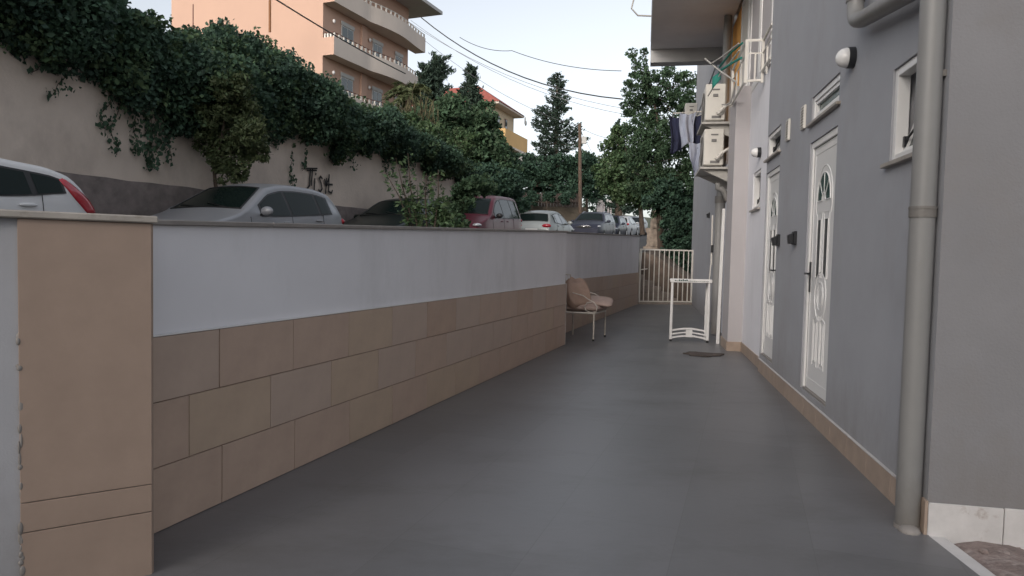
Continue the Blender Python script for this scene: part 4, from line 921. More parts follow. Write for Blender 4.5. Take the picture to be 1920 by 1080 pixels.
park('parked_car', 'silver hatchback facing left below the graffiti', 8.72, 5.0, HATCH, P_silver)
park('parked_car', 'dark green car half hidden behind the young sapling', 14.75, 5.05, dict(HATCH, handles=()), P_dark)
park('parked_van', 'maroon high roofed van with its nose towards the sapling', 20.0, 5.0, VAN, P_maroon)
park('parked_car', 'pale silver hatchback seen from behind, next to the maroon van', 28.0, 5.0, HATCH, P_silver2, -1)
park('parked_car', 'dark blue sport utility car facing the camera with oval grille', 37.4, 4.9, SUV, P_blue)
park('parked_car', 'small dark navy car just behind the dark blue sport utility car', 42.8, 5.0, HATCH, P_navy)
park('parked_car', 'white hatchback seen from behind, up the road', 47.6, 5.0, dict(HATCH, tl=(-.08, .92)), P_white2, -1)
park('parked_car', 'pale silver car farthest up the road beside the stone post', 52.4, 5.0, SEDAN, P_silver3)

# ================================================================ FOLIAGE
def leafmesh(name, C, size, m, parent=None, D=None, aspect=.6, nbias=None, local=False):
    C = np.asarray(C, float); n = len(C); size = np.broadcast_to(np.asarray(size, float), (n,)) * RNG.uniform(.5, 1.5, n)
    d = RNG.normal(size=(n, 3)) if D is None else np.asarray(D, float) + RNG.normal(size=(n, 3)) * .45
    d /= np.linalg.norm(d, axis=1)[:, None] + 1e-9
    nn = RNG.normal(size=(n, 3)); 
    if nbias is not None: nn += np.asarray(nbias)
    wv = np.cross(d, nn); wv /= np.linalg.norm(wv, axis=1)[:, None] + 1e-9; up_ = np.cross(wv, d)
    s = size[:, None]; V = np.empty((n, 4, 3)); V[:, 0] = C - d * s * .5; V[:, 2] = C + d * s * .5
    V[:, 1] = C + wv * s * aspect * .5 + up_ * s * .12 - d * s * .05; V[:, 3] = C - wv * s * aspect * .5 + up_ * s * .12 - d * s * .05
    po = ORG.get(parent.name, Vector((0, 0, 0))) if parent is not None else Vector(tuple(C.mean(0)))
    V = V.reshape(-1, 3) - np.array(po)
    me = bpy.data.meshes.new(name); me.vertices.add(4 * n); me.vertices.foreach_set('co', V.ravel().astype(np.float32))
    F = (np.arange(n)[:, None] * 4 + np.array([0, 1, 2, 0, 2, 3])[None]).ravel().astype(np.int32)
    me.loops.add(6 * n); me.loops.foreach_set('vertex_index', F); me.polygons.add(2 * n); me.polygons.foreach_set('loop_start', (np.arange(2 * n) * 3).astype(np.int32)); me.update(calc_edges=True)
    me.materials.append(M[m]); o = bpy.data.objects.new(name, me); COL.objects.link(o)
    if parent is not None: o.parent = parent
    else: o.location = po
    ORG[o.name] = po; return o
def clump(c, r, n, squash=1.0):
    q = RNG.normal(size=(n, 3)); q /= np.linalg.norm(q, axis=1)[:, None]; q *= (RNG.random(n) ** .45)[:, None]; q[:, 2] *= squash
    return np.asarray(c) + q * r
def blobcloud(blobs, ntot, sub=.42, nsub=16, inner=.12):
    """blobs: (centre, radius). leaves sit in small sub-clumps on each blob's surface"""
    pts = []; tot = sum(r ** 2 for _, r in blobs)
    for c, r in blobs:
        n = int(ntot * r * r / tot); ns = max(5, int(nsub)); q = RNG.normal(size=(ns, 3)); q /= np.linalg.norm(q, axis=1)[:, None]
        cs = np.asarray(c) + q * (r * RNG.uniform(.5, .95, ns))[:, None]
        for k in range(ns): pts.append(clump(cs[k], r * sub * RNG.uniform(.6, 1.25), int(n * (1 - inner) / ns), .8))
        pts.append(clump(c, r * .8, int(n * inner)))
    return np.concatenate(pts)
def tree(name, label, cat, Y, blobs, trunk, nleaf, lsize, m, group=None, sub=.42, nsub=16, tr=(.14, .05), dyj=.35, aspect=.6):
    """blobs in (x, y, r) as seen, each given its own depth about Y; trunk: points (x, y) from the foot"""
    k = Y / FPX; base = at(*trunk[0], Y); o = thing(name, label, cat, base, 0, group, local=False)
    B = []
    for bl in blobs:
        dy = bl[3] if len(bl) > 3 else RNG.uniform(-dyj, dyj) * bl[2] * k * 2
        B.append((at(bl[0], bl[1], Y + dy), bl[2] * k))
    b = MB(); P = [at(*p, Y) for p in trunk]; n = len(P); b.tube(P, [tr[0] + (tr[1] - tr[0]) * i / (n - 1) for i in range(n)], 9)
    for c, r in B:
        j = min(range(n), key=lambda i: (P[i] - c).length + (0 if i > 0 else 5)); s = P[j]; mid = s.lerp(c, .5) + Vector((random.uniform(-.1, .1), random.uniform(-.1, .1), .12)) * r
        b.tube([s, mid, c], [tr[1] * .9, tr[1] * .6, tr[1] * .25], 6)
        for q in range(5):
            e_ = c + Vector((random.gauss(0, .5), random.gauss(0, .5), random.gauss(0.15, .4))) * r; b.tube([mid.lerp(c, .6), e_], [tr[1] * .3, tr[1] * .1], 4)
    b.build('trunk', 'bark', o, smooth=60)
    leafmesh('crown', blobcloud([(np.array(c), r) for c, r in B], nleaf, sub, nsub), lsize, m, o, aspect=aspect)
    return o

# ---- ivy over the retaining wall
LOW = [(-6, 4.1), (5, 4.1), (7.5, 4.02), (8.3, 3.85), (9.2, 3.62), (10.6, 3.45), (13.4, 3.66), (15.5, 3.8), (17.4, 4.02), (20, 4.0), (22.7, 4.0), (24.5, 2.6)]
TOP = [(-6, 6.2), (4, 6.3), (7.6, 6.1), (9.3, 5.7), (9.9, 5.35), (10.2, 5.15), (10.8, 5.08), (11.6, 5.35), (12.2, 5.52), (13.0, 5.88), (13.7, 5.66), (14.2, 5.42), (15.5, 5.25), (17.0, 5.13), (19.4, 5.2), (22.9, 5.0), (25.4, 4.9)]
ivy = thing('ivy_mass', 'huge dark green creeper spilling over the top of the beige wall', 'creeper', FL(12, 8, 4.2), 0, local=False)
groups_ = [[], [], []]
def ivyclump(s, n, z, r, cnt, g=None): groups_[RNG.choice(3, p=[.5, .22, .28]) if g is None else g].append(clump(FL(s, n, z), r, cnt, .85))
s = -4.0
while s < 24.5:
    wob = .16 * math.sin(s * 2.3) + .12 * math.sin(s * 5.1 + 1) + .08 * math.sin(s * 9.7)
    lo, hi = interp(LOW, s) + wob * .9, interp(TOP, s) + .10 * math.sin(s * 3.7) + .08 * math.sin(s * 7.9); dens = 1.0 if s > 5 else .45
    if s > 18: hi -= .35 * min(1, (s - 18) / 3)
    for k in range(int(17 * dens)):
        z = lo + (hi - lo) * RNG.random() ** .9; u = (z - lo) / (hi - lo)
        bulge = .40 + .22 * math.sin(s * 1.9 + z * 1.3) + .15 * math.sin(s * 4.3 - z * 2)
        nfront = RN - .10 - bulge * math.sin(math.pi * min(1, u * 1.15)) ** .7 if u < .85 else RN + .2
        n = nfront + abs(RNG.normal()) * .22 + (0 if u < .6 else (u - .6) * 2.4 * RNG.random()) ; r = RNG.uniform(.10, .38) * (1 if u > .12 else .65)
        ivyclump(s + RNG.uniform(-.15, .15), n, z, r, int(200 * (r / .28) ** 1.5))
    for k in range(3): ivyclump(s + RNG.uniform(-.2, .2), RN + RNG.uniform(.5, 2.2), hi - RNG.uniform(.1, .9), RNG.uniform(.25, .42), 130)
    s += .17
for g_, m_ in zip(groups_, ('ivyleaf', 'ivyleaf2', 'ivyleaf3')): leafmesh('foliage', np.concatenate(g_), .080, m_, ivy, nbias=(0.35, -.8, .5), aspect=.75)
big = np.concatenate([np.array([FL(RNG.uniform(-4, 24.3), RN + .35 + RNG.random() * 1.6, 0) for _ in range(7000)])]); 
ss = (big[:, :2] - np.array([XL, 0])) @ np.array([math.sin(TL), math.cos(TL)]); big[:, 2] = [max(4.0, interp(LOW, q)) + .1 + RNG.random() * (interp(TOP, q) - max(4.0, interp(LOW, q)) - .3) for q in ss]
leafmesh('inner_foliage', big, .34, 'ivyleaf', ivy, aspect=.8)
# sprigs rising over the top edge
pts = []; dirs = []
for s, h in ((9.9, .5), (10.2, .75), (10.45, .6), (10.7, .45), (11.0, .3), (11.9, .25), (12.3, .2), (12.9, .30), (13.15, .35), (13.5, .2), (14.0, .2)):
    bse = FL(s, RN + .9, interp(TOP, s) - .1)
    for k in range(3):
        lean = Vector((random.gauss(0, .25), random.gauss(0, .25), 1)); tip = bse + lean * h
        for q in range(14): p = bse.lerp(tip, q / 13) + Vector((random.gauss(0, .06), random.gauss(0, .06), random.gauss(0, .04))); pts.append(p); dirs.append(lean + Vector((random.gauss(0, .8), random.gauss(0, .8), 0)))
leafmesh('sprigs', pts, .095, 'ivyleaf', ivy, D=dirs)['kind'] = 'stuff'
pts = []; dirs = []
for k in range(230):
    s = random.uniform(5, 24); lo, hi = interp(LOW, s), interp(TOP, s); z = lo + (hi - lo) * random.random(); u = (z - lo) / (hi - lo)
    p0 = FL(s, RN - .05 - .42 * math.sin(math.pi * min(1, u * 1.1)) ** .7, z); d = Vector((random.gauss(.25, .5), random.gauss(-.5, .4), random.gauss(-.35 if u < .5 else .45, .4))).normalized(); ln = random.uniform(.18, .5)
    for q in range(int(ln * 34)): v = random.random(); pts.append(p0 + d * ln * v + Vector((random.gauss(0, .03), random.gauss(0, .03), -.12 * v * v + random.gauss(0, .025)))); dirs.append(d + Vector((random.gauss(0, .7), random.gauss(0, .7), random.gauss(-.2, .5))))
leafmesh('shoots', pts, .085, 'ivyleaf2', ivy, D=dirs)['kind'] = 'stuff'
# hanging strands
for s, z0, ln, dens, sw in ((8.35, 3.9, .45, 2.0, .10), (9.15, 3.6, .55, 1.6, .04), (9.35, 3.55, .80, 1.4, .05), (9.75, 3.6, .75, 3.0, .11), (10.05, 3.55, .95, 3.2, .10), (10.15, 3.5, .6, 2.2, .10), (10.45, 3.5, .70, 1.0, .03), (10.3, 3.5, .5, 2.0, .12), (13.7, 3.5, .85, .8, .03), (14.2, 3.6, .5, .8, .03), (16.3, 3.9, .5, 1.5, .08), (17.9, 4.0, .6, 1.4, .08), (19.2, 4.0, .8, 1.5, .1), (20.6, 4.0, .9, 1.6, .12), (8.0, 3.95, .25, 2.0, .12)):
    path = [FL(s + .10 * math.sin(2 * q / 9 + s) + .04 * math.sin(5 * q / 9 + s * 3), RN - .07 - .04 * math.sin(q), z0 - ln * q / 9) for q in range(10)]
    b = MB(); b.tube(path, .006, 4); vn = b.build('vine', 'bark', ivy)
    n = int(64 * ln * dens); P = []
    for k in range(n):
        u = random.random() ** .8 * 9; i = min(8, int(u)); p = path[i].lerp(path[i + 1], u - i); wd = sw * (.6 + .8 * math.sin(math.pi * u / 9)); P.append(p + Vector((random.gauss(0, wd), random.gauss(0, .03) - .02, random.gauss(0, .04))))
    leafmesh('leaves', P, .07, 'ivyleaf', vn, nbias=(.3, -1, .3), D=[(0, 0, -1)] * n, aspect=.7)

# ---- leaning shrub at the wall foot
tree('wall_shrub', 'olive green shrub growing from the foot of the beige wall', 'shrub', FL(11.0, 6.3).y, [(425, 165, 42), (455, 200, 40), (395, 215, 34), (430, 240, 48), (475, 255, 34), (395, 270, 36), (440, 290, 42), (490, 290, 24), (425, 322, 28), (380, 240, 26), (450, 325, 20)], [(405, 352), (402, 325), (404, 300), (415, 260), (425, 200)], 13000, .085, 'shrubleaf', tr=(.035, .018), sub=.40, nsub=14, aspect=.42)
# ---- sapling behind the parapet
sp_ = thing('sapling', 'young leafy sapling standing up behind the white wall', 'sapling', FL(8.15, .95, roadz(8)), 0, local=False)
base = FL(8.15, .95, roadz(8)); allp = []; alld = []; b = MB()
for tx, ty, bx in ((742, 296, 775), (765, 288, 782), (722, 322, 770), (800, 325, 800), (822, 318, 815), (782, 345, 790), (838, 370, 820), (752, 345, 775)):
    tip = at(tx, ty, base.y + random.uniform(-.25, .25)); st0 = at(bx, 425, base.y + random.uniform(-.1, .1)); mid = st0.lerp(tip, .5) + Vector((.03 * random.uniform(-1, 1), .02, .03))
    b.tube([Vector((base.x + random.uniform(-.05, .05), base.y, base.z)), st0, mid, tip], [.012, .010, .007, .003], 5)
    for q in range(60):
        u = (q + random.random()) / 60; p = st0.lerp(mid, u * 2) if u < .5 else mid.lerp(tip, u * 2 - 1); side = Vector((random.choice((-1, 1)) * random.uniform(.4, 1), random.gauss(0, .6), random.uniform(-.3, .5))); side.normalize()
        allp.append(p + side * (.05 + .05 * (1 - u))); alld.append(side)
b.build('stem', 'bark', sp_)
for k in range(7):
    allp += [Vector(p) for p in clump(at(random.uniform(775, 850), random.uniform(385, 425), base.y), .15, 80)]
    alld += [Vector((random.gauss(0, 1), random.gauss(0, 1), random.gauss(0, .6))) for _ in range(80)]
leafmesh('leaves', allp, .062, 'greenleaf', sp_, D=alld, aspect=.45)
tree('wall_bush', 'fresh green bush topping the far end of the beige wall', 'bush', 24, [(760, 235, 30), (795, 250, 32), (735, 215, 22), (825, 268, 32), (850, 290, 30), (780, 278, 26), (815, 300, 24), (870, 270, 28), (720, 240, 20)], [(800, 330), (800, 290), (795, 255)], 12000, .11, 'greenleaf', tr=(.05, .02))
# bush between dark car and van, near
tree('roadside_bush', 'low dark bush beside the front of the maroon van', 'bush', 17.5, [(845, 395, 26), (870, 380, 24), (880, 350, 26), (860, 415, 22), (905, 345, 22), (830, 415, 18)], [(862, 455), (862, 420), (868, 380)], 5500, .10, 'treeleaf', tr=(.04, .015))
# ---- trees over the wall and up the hill
G2 = 'trees beyond the retaining wall'
tree('broadleaf_tree', 'broad dark green tree rising behind the end of the creeper', 'tree', 33, [(820, 250, 48), (880, 255, 46), (850, 215, 40), (790, 235, 36), (905, 220, 34), (925, 275, 38), (870, 300, 45), (820, 290, 40), (780, 275, 34), (900, 320, 40), (945, 310, 30)], [(865, 400), (862, 330), (860, 260)], 20000, .20, 'treeleaf', G2)
# (conifer group follows)
def conifer(name, label, Y, tipx, tipy, footx, footy, halfw, nb, m, nl, lsize, droop=.1, group=None, top_w=.12, lean=0):
    base = at(footx, footy, Y); tip = at(tipx, tipy, Y); o = thing(name, label, 'tree', base, 0, group, local=False); k = Y / FPX
    b = MB(); b.tube([base, base.lerp(tip, .5), tip], [.30, .17, .03], 9); pts = []; dirs = []
    H = (tip - base).length
    for i in range(nb):
        u = .12 + .86 * (i + random.random()) / nb; p = base.lerp(tip, u); a = random.uniform(0, 2 * math.pi)
        ln = halfw * k * (top_w + (1 - top_w) * min(1, (1 - u) * 1.75)) * random.uniform(.55, 1.12); dz = (-droop + .55 * u) * ln * random.uniform(.5, 1.3)
        e_ = p + Vector((math.cos(a) * ln, math.sin(a) * ln, dz)); mid = p.lerp(e_, .55) + Vector((0, 0, -.08 * ln)); e2 = e_ + Vector((0, 0, .12 * ln))
        b.tube([p, mid, e2], [.045, .03, .008], 5)
        npt = int(nl / nb * (ln / (halfw * k)) * 1.5) + 8
        for q in range(npt):
            v = random.random() ** .7; c = (p.lerp(mid, v * 2) if v < .5 else mid.lerp(e2, v * 2 - 1)); sp2 = .10 * ln * (1.25 - v) + .07
            c = c + Vector((random.gauss(0, sp2), random.gauss(0, sp2), random.gauss(-.0, sp2 * .65))); pts.append(c); dirs.append((e2 - p).normalized() + Vector((random.gauss(0, .5), random.gauss(0, .5), random.gauss(.2, .4))))
    b.build('trunk', 'bark', o); leafmesh('crown', pts, lsize, m, o, D=dirs, aspect=.35); return o
conifer('cypress_tree', 'dark conifer standing in front of the red roofed house', 44, 884, 120, 888, 420, 46, 150, 'needle', 15000, .26, .0, G2, .20)
conifer('cypress_tree', 'dark bushy conifer directly right of the peach apartment block', 43, 822, 106, 818, 420, 52, 160, 'needle', 16000, .26, -.1, G2, .30)
conifer('cypress_tree', 'dark conifer top squeezed between the palm and its taller neighbour', 42, 795, 118, 800, 420, 34, 110, 'needle', 9000, .24, -.1, G2, .30)
conifer('pine_tree', 'tall lone conifer against the sky between the house and the pole', 60, 1045, 138, 1042, 330, 52, 110, 'needle', 8500, .27, .12, G2, .16)
conifer('cypress_tree', 'pointed dark tree top left of the tall right hand tree', 48, 1160, 222, 1160, 420, 26, 60, 'needle', 4000, .25, .0, G2, .1)
# palm / reeds
pm = thing('palm_tree', 'olive green palm with arching fronds next to the peach balconies', 'palm', at(765, 330, 36), 0, G2, local=False)
b = MB(); b.tube([at(765, 330, 36), at(766, 180, 36)], [.2, .16], 9); b.build('trunk', 'bark', pm)
for k in range(34):
    a = 2 * math.pi * k / 34 * 2.4; el_ = random.uniform(-.2, 1.25); c0 = at(766, 178, 36); ln = random.uniform(1.1, 1.7); d = Vector((math.cos(a) * math.cos(el_), math.sin(a) * math.cos(el_), math.sin(el_))); P = []; Dn = []
    spine = [c0 + d * ln * u + Vector((0, 0, -.55 * ln * u * u)) for u in [i / 14 for i in range(15)]]
    side = d.cross(Vector((0, 0, 1))); side = side.normalized() if side.length > .01 else Vector((1, 0, 0))
    for i in range(1, 15):
        for sg in (-1, 1):
            for r_ in range(2):
                dd_ = (side * sg + (spine[i] - spine[i - 1]).normalized() * .8 + Vector((0, 0, -.25))).normalized(); P.append(spine[i] + dd_ * .16); Dn.append(dd_ * 3)
    leafmesh('frond', P, .36, 'palmleaf', pm, D=Dn, aspect=.13)
rd = thing('dry_reeds', 'straw coloured tall reeds below the palm on the wall', 'reeds', at(770, 260, 30), 0, local=False)
P = []; Dn = []
for k in range(150):
    c0 = at(random.gauss(770, 24), random.gauss(262, 10), 30 + random.uniform(-.6, .6)); tip = c0 + Vector((random.gauss(0, .25), random.gauss(0, .25), random.uniform(.6, 1.7)))
    for i in range(5): P.append(c0.lerp(tip, (i + .5) / 5)); Dn.append((tip - c0).normalized() * 4)
leafmesh('blades', P, .42, 'dryleaf', rd, D=Dn, aspect=.09)
# hedge mass up the road
hd_blobs = []
for x in range(890, 1125, 22): hd_blobs.append((x + random.uniform(-6, 6), random.uniform(300, 318), 26)); hd_blobs.append((x + random.uniform(-6, 6), random.uniform(338, 358), 28))
tree('tall_hedge', 'tall dense dark hedge above the brown fence', 'hedge', 47, hd_blobs, [(1000, 392), (1000, 350)], 30000, .20, 'hedgeleaf', nsub=18, tr=(.1, .05))
tree('broadleaf_tree', 'fresh green tree filling the gap left of the utility pole foot', 'tree', 52, [(1095, 310, 20), (1120, 325, 24), (1075, 318, 20), (1105, 345, 26), (1090, 290, 12), (1110, 298, 12)], [(1100, 410), (1100, 340)], 5000, .2, 'greenleaf', G2)
# right hand trees
G3 = 'trees at the end of the corridor'
tree('roadside_bush', 'dark leafy bush growing in front of the brown board fence', 'bush', 44.5, [(1000, 372, 14), (1030, 368, 12), (1060, 374, 13), (985, 380, 12)], [(1025, 430), (1025, 380)], 3500, .16, 'hedgeleaf', tr=(.05, .03))
tree('roadside_bush', 'dense dark bush behind the roof of the maroon van', 'bush', 29, [(880, 330, 34), (915, 340, 34), (890, 370, 34), (930, 372, 32), (955, 345, 30), (965, 380, 26), (905, 400, 26), (940, 400, 24)], [(915, 440), (915, 380)], 13000, .14, 'hedgeleaf', tr=(.08, .04))
tree('broadleaf_tree', 'dark tree closing the view behind the farthest parked cars', 'tree', 66, [(1130, 365, 26), (1160, 350, 30), (1190, 345, 30), (1150, 385, 24), (1180, 380, 26), (1210, 375, 26), (1110, 380, 20), (1205, 320, 26)], [(1170, 430), (1170, 370)], 9000, .22, 'hedgeleaf', G3, tr=(.12, .06))
tree('broadleaf_tree', 'tall leafy tree beside the grey balcony at the corridor end', 'tree', 25, [(1200, 130, 22), (1185, 100, 11), (1208, 98, 9), (1192, 160, 28), (1235, 165, 36), (1280, 160, 34), (1215, 205, 40), (1262, 212, 42), (1300, 200, 30), (1195, 245, 34), (1240, 262, 44), (1285, 265, 38), (1215, 300, 42), (1262, 315, 44), (1300, 320, 34), (1180, 200, 22), (1255, 130, 18), (1235, 345, 40), (1285, 360, 40), (1200, 340, 30), (1250, 385, 34), (1215, 285, 30)], [(1240, 470), (1236, 400), (1234, 340), (1238, 260), (1225, 180)], 34000, .10, 'treeleaf', G3, sub=.30, nsub=26, tr=(.13, .04))
tree('broadleaf_tree', 'light green bushy tree overhanging the farthest parked cars', 'tree', 34, [(1160, 280, 34), (1150, 320, 36), (1185, 330, 38), (1170, 360, 30), (1205, 365, 32), (1140, 345, 24), (1165, 250, 22), (1215, 340, 34)], [(1205, 440), (1200, 380), (1180, 320)], 16000, .15, 'greenleaf', G3)
tree('dark_bush', 'dense dark bush filling the corner behind the white gate', 'bush', 24.5, [(1275, 380, 40), (1300, 400, 40), (1265, 420, 32), (1290, 450, 40), (1270, 480, 34), (1300, 500, 38), (1275, 530, 34), (1300, 550, 30), (1320, 440, 40), (1250, 360, 30), (1225, 375, 22), (1262, 400, 26), (1258, 450, 22), (1255, 500, 20), (1262, 545, 22), (1280, 560, 24)], [(1285, 575), (1285, 500), (1285, 420)], 26000, .12, 'hedgeleaf', G3, nsub=24)

# ================================================================ BUILDINGS BEHIND
c0 = at(605, 104, 40); BA = math.pi / 2 - R_(21.9)
pb_ = thing('apartment_block', 'peach apartment block with curved grey balconies above the creeper', 'building', (c0.x, c0.y, 0), BA)
b = MB(); b.box(0, 9.4, .0, 11.6, 4, 18.2); b.build('wall', 'peach', pb_)
Zb = [9.46, 12.45, 15.40]
def wavy(x): return -(.78 + .42 * math.exp(-((x - 6.4) / 2.4) ** 2) - .10 * math.exp(-((x - 3.6) / .6) ** 2))
for z in Zb:
    L_ = 10.4; xs = [L_ * i / 40 for i in range(41)]
    fr = [(x, wavy(x)) for x in xs]; poly = [(0, -.001)] + fr + [(L_, -.001)]
    b = MB(); b.prism(poly, lambda u, v, d: Vector((u, v, d)), z, z + .16); sl = b.build('balcony', 'balc', pb_)
    inn = [(x, y + .13) for x, y in fr]
    b = MB(); b.prism(fr + inn[::-1], lambda u, v, d: Vector((u, v, d)), z + .161, z + 1.0); b.build('parapet', 'balc', sl)
    b = MB(); b.box(.001, .13, -.64, -.001, z + .161, z + 1.0); b.box(-.012, -.001, -.775, -.0, z - .0, z + 1.0); b.build('end_wall', 'peach', sl)
    b = MB(); b.tube([(0, -.03, z + 1.26)] + [(x, y + .065, z + 1.26) for x, y in fr], .028, 5); b.build('rail', 'brownrail' if z < 15 else 'metalwhite', sl)
    for i in range(24):
        x = .1 + i * (L_ - .2) / 23; y = wavy(x) + .065; b = MB(); b.box(x - .045, x + .045, y - .045, y + .045, z + 1.001, z + 1.24); b.build('baluster', 'metalwhite', sl)
    for i in range(3): y = -.12 - .2 * i; b = MB(); b.box(.02, .10, y - .045, y + .045, z + 1.001, z + 1.24); b.build('baluster', 'metalwhite', sl)
for z in (7.2, *[q + .16 for q in Zb[:2]]):
    for x0, x1, z0, z1 in ((1.7, 2.9, .75, 2.1), (5.0, 6.1, .75, 2.05), (7.7, 8.6, .75, 2.0)):
        b = MB(); b.box(x0, x1, -.05, -.001, z + z0, z + z1); b.box(x0 - .06, x1 + .06, -.09, -.0505, z + z1, z + z1 + .22); wn = b.build('window', 'shutter', pb_)
        b = MB(); b.box(x0 + .08, (x0 + x1) / 2 - .04, -.06, -.0505, z + z0 + .08, z + z1 - .08); b.box((x0 + x1) / 2 + .04, x1 - .08, -.06, -.0505, z + z0 + .08, z + z1 - .08); b.build('pane', 'glass', wn)
        b = MB(); b.box(x0 - .02, x1 + .02, -.11, -.07, z + z0, z + z0 + .06); b.build('sill', 'pvc', wn)
    b = MB(); b.box(3.7, 4.3, -.12, -.001, z, z + 2.75); b.build('pilaster', 'peach', pb_)
for z in Zb:
    for x in (.9, 4.6): b = MB(); b.sphere((x, -.09, z - .75), (.09, .09, .12), 10, 7); b.build('globe_lamp', 'globe', pb_)
b = MB(); b.hexa([(-.9, -1.7, 18.2), (11.2, -1.7, 18.2), (11.2, 12.4, 18.2), (-.9, 12.4, 18.2)], [(-.9, -1.7, 18.42), (11.2, -1.7, 18.42), (11.2, 12.4, 18.42), (-.9, 12.4, 18.42)]); b.hexa([(-.9, -1.7, 18.421), (11.2, -1.7, 18.421), (11.2, 12.4, 18.421), (-.9, 12.4, 18.421)], [(3, 3, 20.6), (7, 3, 20.6), (7, 8, 20.6), (3, 8, 20.6)]); b.build('roof', 'beam', pb_)
b = MB(); b.box(-.012, -.0005, 6.6, 8.2, 13.75, 13.9); b.box(-.008, -.0005, 6.8, 8.0, 12.6, 13.749); b.build('blind_window', 'peach', pb_)
b = MB(); b.tube([at(506, 60, 37.5), at(506, -20, 37.5)], .07, 8); tag(b.build('rusty_pole', 'rust'), 'thin rusty brown pole in front of the peach wall', 'pole')
b = MB(); b.tube([at(362, 60, 37), at(362, 8, 37)], .03, 6); tag(b.build('antenna_mast', 'brownrail'), 'thin dark mast left of the peach apartment block', 'mast')

hc = at(922, 300, 70)
h2 = thing('house', 'cream house with red hipped roof and ochre balcony behind the conifers', 'building', (hc.x, hc.y, 0), BA + R_(2))
b = MB(); b.box(0, 6.2, 0, 9, 8, 16.3); b.build('wall', 'cream', h2)
b = MB(); b.hexa([(-.7, -.9, 16.3), (7, -.9, 16.3), (7, 9.8, 16.3), (-.7, 9.8, 16.3)], [(-.7, -.9, 16.5), (7, -.9, 16.5), (7, 9.8, 16.5), (-.7, 9.8, 16.5)]); b.build('eaves', 'balc', h2)
b = MB(); b.hexa([(-.8, -1.0, 16.501), (7.1, -1.0, 16.501), (7.1, 9.9, 16.501), (-.8, 9.9, 16.501)], [(2.5, 2.6, 18.9), (3.6, 2.6, 18.9), (3.6, 6.4, 18.9), (2.5, 6.4, 18.9)]); b.build('roof', 'roofred', h2)
b = MB(); b.box(-.3, 6.6, -1.5, -.001, 12.2, 12.4); bl_ = b.build('balcony', 'balc', h2); b = MB(); b.box(-.3, 6.6, -1.5, -1.35, 12.401, 13.9); b.box(-.3, -.15, -1.349, -.001, 12.401, 13.9); b.build('parapet', 'ochre', bl_)
for x0, x1 in ((1.2, 1.9), (3.4, 4.1)):
    b = MB(); b.box(x0, x1, -.05, -.001, 13.95, 15.6); wn = b.build('window', 'brownrail', h2); b = MB(); b.box(x0 + .08, x1 - .08, -.06, -.0505, 14.0, 15.5); b.build('pane', 'glass', wn)
b = MB(); b.tube([(6.5, -1.2, 15.6), (6.5, -1.2, 16.28)], .08, 6); b.sphere((6.7, -1.2, 15.7), (.3, .1, .3), 10, 6); b.build('satellite_dish', 'shutter', h2)
b = MB(); b.box(1.5, 6.5, -3.4, -2.2, 9.0, 11.7); b.build('annexe', 'shutter', h2)

# ---- fence, gateposts with globes
f0, f1 = at(975, 385, 46), at(1090, 385, 46); fv = f1 - f0; fz = f0.z
fn = thing('board_fence', 'dark brown board fence under the tall hedge', 'fence', f0, math.atan2(fv.y, fv.x)); FLn = Vector((fv.x, fv.y, 0)).length
for i in range(20):
    x = FLn * i / 20; b = MB(); b.box(x + .002, x + FLn / 20 - .002, 0, .03, -.35, .85 + random.uniform(-.02, .02)); b.build('board', 'darkwood', fn)
b = MB(); b.box(0, FLn, -.06, -.001, .25, .33); b.build('rail', 'darkwood', fn)
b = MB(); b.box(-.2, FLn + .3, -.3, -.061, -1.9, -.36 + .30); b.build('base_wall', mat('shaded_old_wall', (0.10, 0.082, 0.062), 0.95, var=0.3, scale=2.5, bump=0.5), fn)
for k, (x, y, yb, r, lab) in enumerate(((1123, 367, 392, .14, 'white gatepost with a round globe lamp, tallest of the four'), (1139, 376, 395, .11, 'slim post with a globe lamp in the middle of the row'), (1144, 378, 395, .10, 'slim post with a globe lamp, rightmost of the row'), (1131, 381, 395, .10, 'slim post with a globe lamp next to the tallest gatepost'), (971, 366, 392, .12, 'pale post with round finial above the maroon van'))):
    p = at(x, y, 48); q = at(x, yb + 40, 48); o = thing('globe_post', lab, 'lamp post', q, 0, 'globe lamp posts', local=False)
    b = MB(); b.sphere(p, r, 12, 8); b.build('globe', 'globe', o, smooth=True)
    b = MB(); wv = .20 if k in (0, 4) else .06; b.box(q.x - wv, q.x + wv, q.y - wv, q.y + wv, q.z, p.z - r - .04); b.box(q.x - wv * 1.3, q.x + wv * 1.3, q.y - wv * 1.3, q.y + wv * 1.3, p.z - r - .039, p.z - r + .03); b.build('post', 'whitewarm', o)
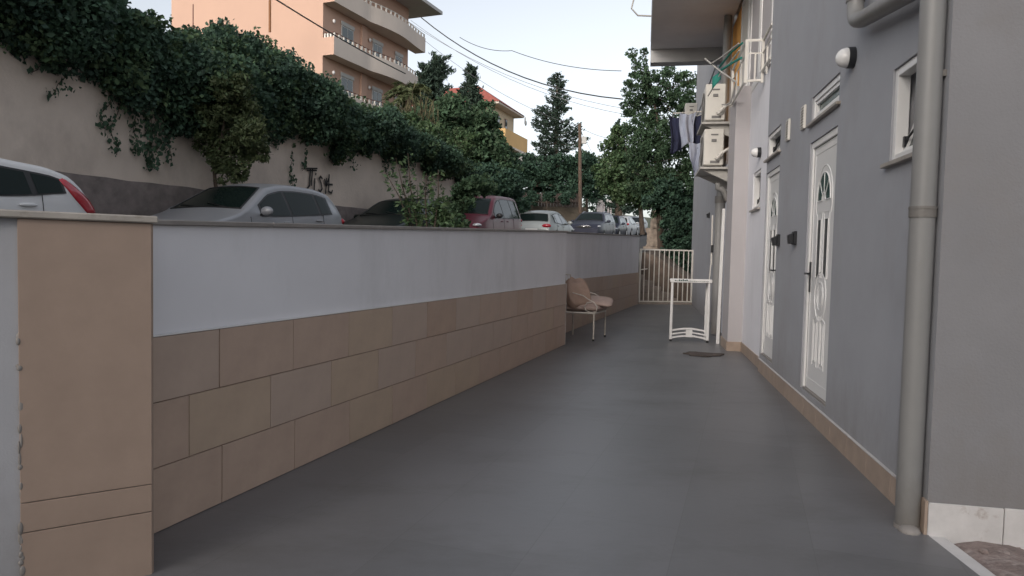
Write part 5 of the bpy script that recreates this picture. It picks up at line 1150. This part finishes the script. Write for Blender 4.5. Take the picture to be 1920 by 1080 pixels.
# ---- utility pole and cables
pf, pt = at(1088, 400, 45), at(1087, 232, 45)
po = thing('utility_pole', 'wooden utility pole rising from the hedge beside the road', 'pole', pf, 0, local=False)
b = MB(); b.tube([pf, pt], [.13, .10], 10); b.build('pole', 'wood', po, smooth=50)
b = MB(); q = at(1092, 262, 44.9); b.box(q.x - .05, q.x + .25, q.y - .1, q.y + .1, q.z - .25, q.z + .2); b.build('junction_box', 'shutter', po)
def cable(label, pts, r, m, sag=0.0):
    P = []
    for (x0, y0, Y0), (x1, y1, Y1) in zip(pts[:-1], pts[1:]):
        A, B = at(x0, y0, Y0), at(x1, y1, Y1)
        for i in range(12): u = i / 12; P.append(A.lerp(B, u) + Vector((0, 0, -4 * sag * u * (1 - u))))
    P.append(at(*pts[-1])); b = MB(); b.tube(P, r, 5); tag(b.build('overhead_cable', m), label, 'cable', 'overhead cables')
cable('thick black cable crossing in front of the peach balconies', [(500, -12, 24), (760, 138, 34)], .028, 'wire', .1)
cable('thick black cable sagging from the peach roof to the right tree', [(790, 33, 40), (1168, 186, 30)], .030, 'wire', .9)
cable('thin wavy cable highest across the open sky', [(862, 70, 40), (960, 95, 38), (1165, 133, 32)], .017, 'wire', .25)
cable('thin cable just under the thick sagging one', [(770, 38, 40), (1175, 215, 34)], .012, 'wirelight', .8)
cable('second thin cable under the thick sagging one', [(750, 30, 40), (1180, 205, 34)], .012, 'wirelight', .8)
cable('faint cable reaching the utility pole top', [(795, 75, 41), (1087, 238, 45)], .012, 'wirelight', .6)
cable('faint cable from the utility pole to the right trees', [(1087, 238, 45), (1170, 262, 38)], .014, 'wirelight', .2)
cable('faint slanting stay wire below the utility pole top', [(1088, 245, 45), (1112, 290, 45)], .012, 'wirelight', .0)

# ---- unseen house added behind the viewer to shade the near surfaces
nb = thing('shading_house', 'plain unseen house added behind the viewer to block low sky light', 'building', (-6, -26, 0))
b = MB(); b.box(-16, 14, -9, 0, -.3, 14); b.build('wall', 'cream', nb)
b = MB(); b.hexa([(-16.6, -9.6, 14.001), (14.6, -9.6, 14.001), (14.6, .6, 14.001), (-16.6, .6, 14.001)], [(-12, -6, 16), (10, -6, 16), (10, -3, 16), (-12, -3, 16)]); b.build('roof', 'roofred', nb)
for i in range(6):
    for z in (1, 4.2, 7.2):
        b = MB(); b.box(-13 + i * 4.4, -11.6 + i * 4.4, .001, .05, z, z + 1.5); wn = b.build('window', 'shutter', nb); b = MB(); b.box(-12.9 + i * 4.4, -11.7 + i * 4.4, .0505, .06, z + .1, z + 1.4); b.build('pane', 'glass', wn)
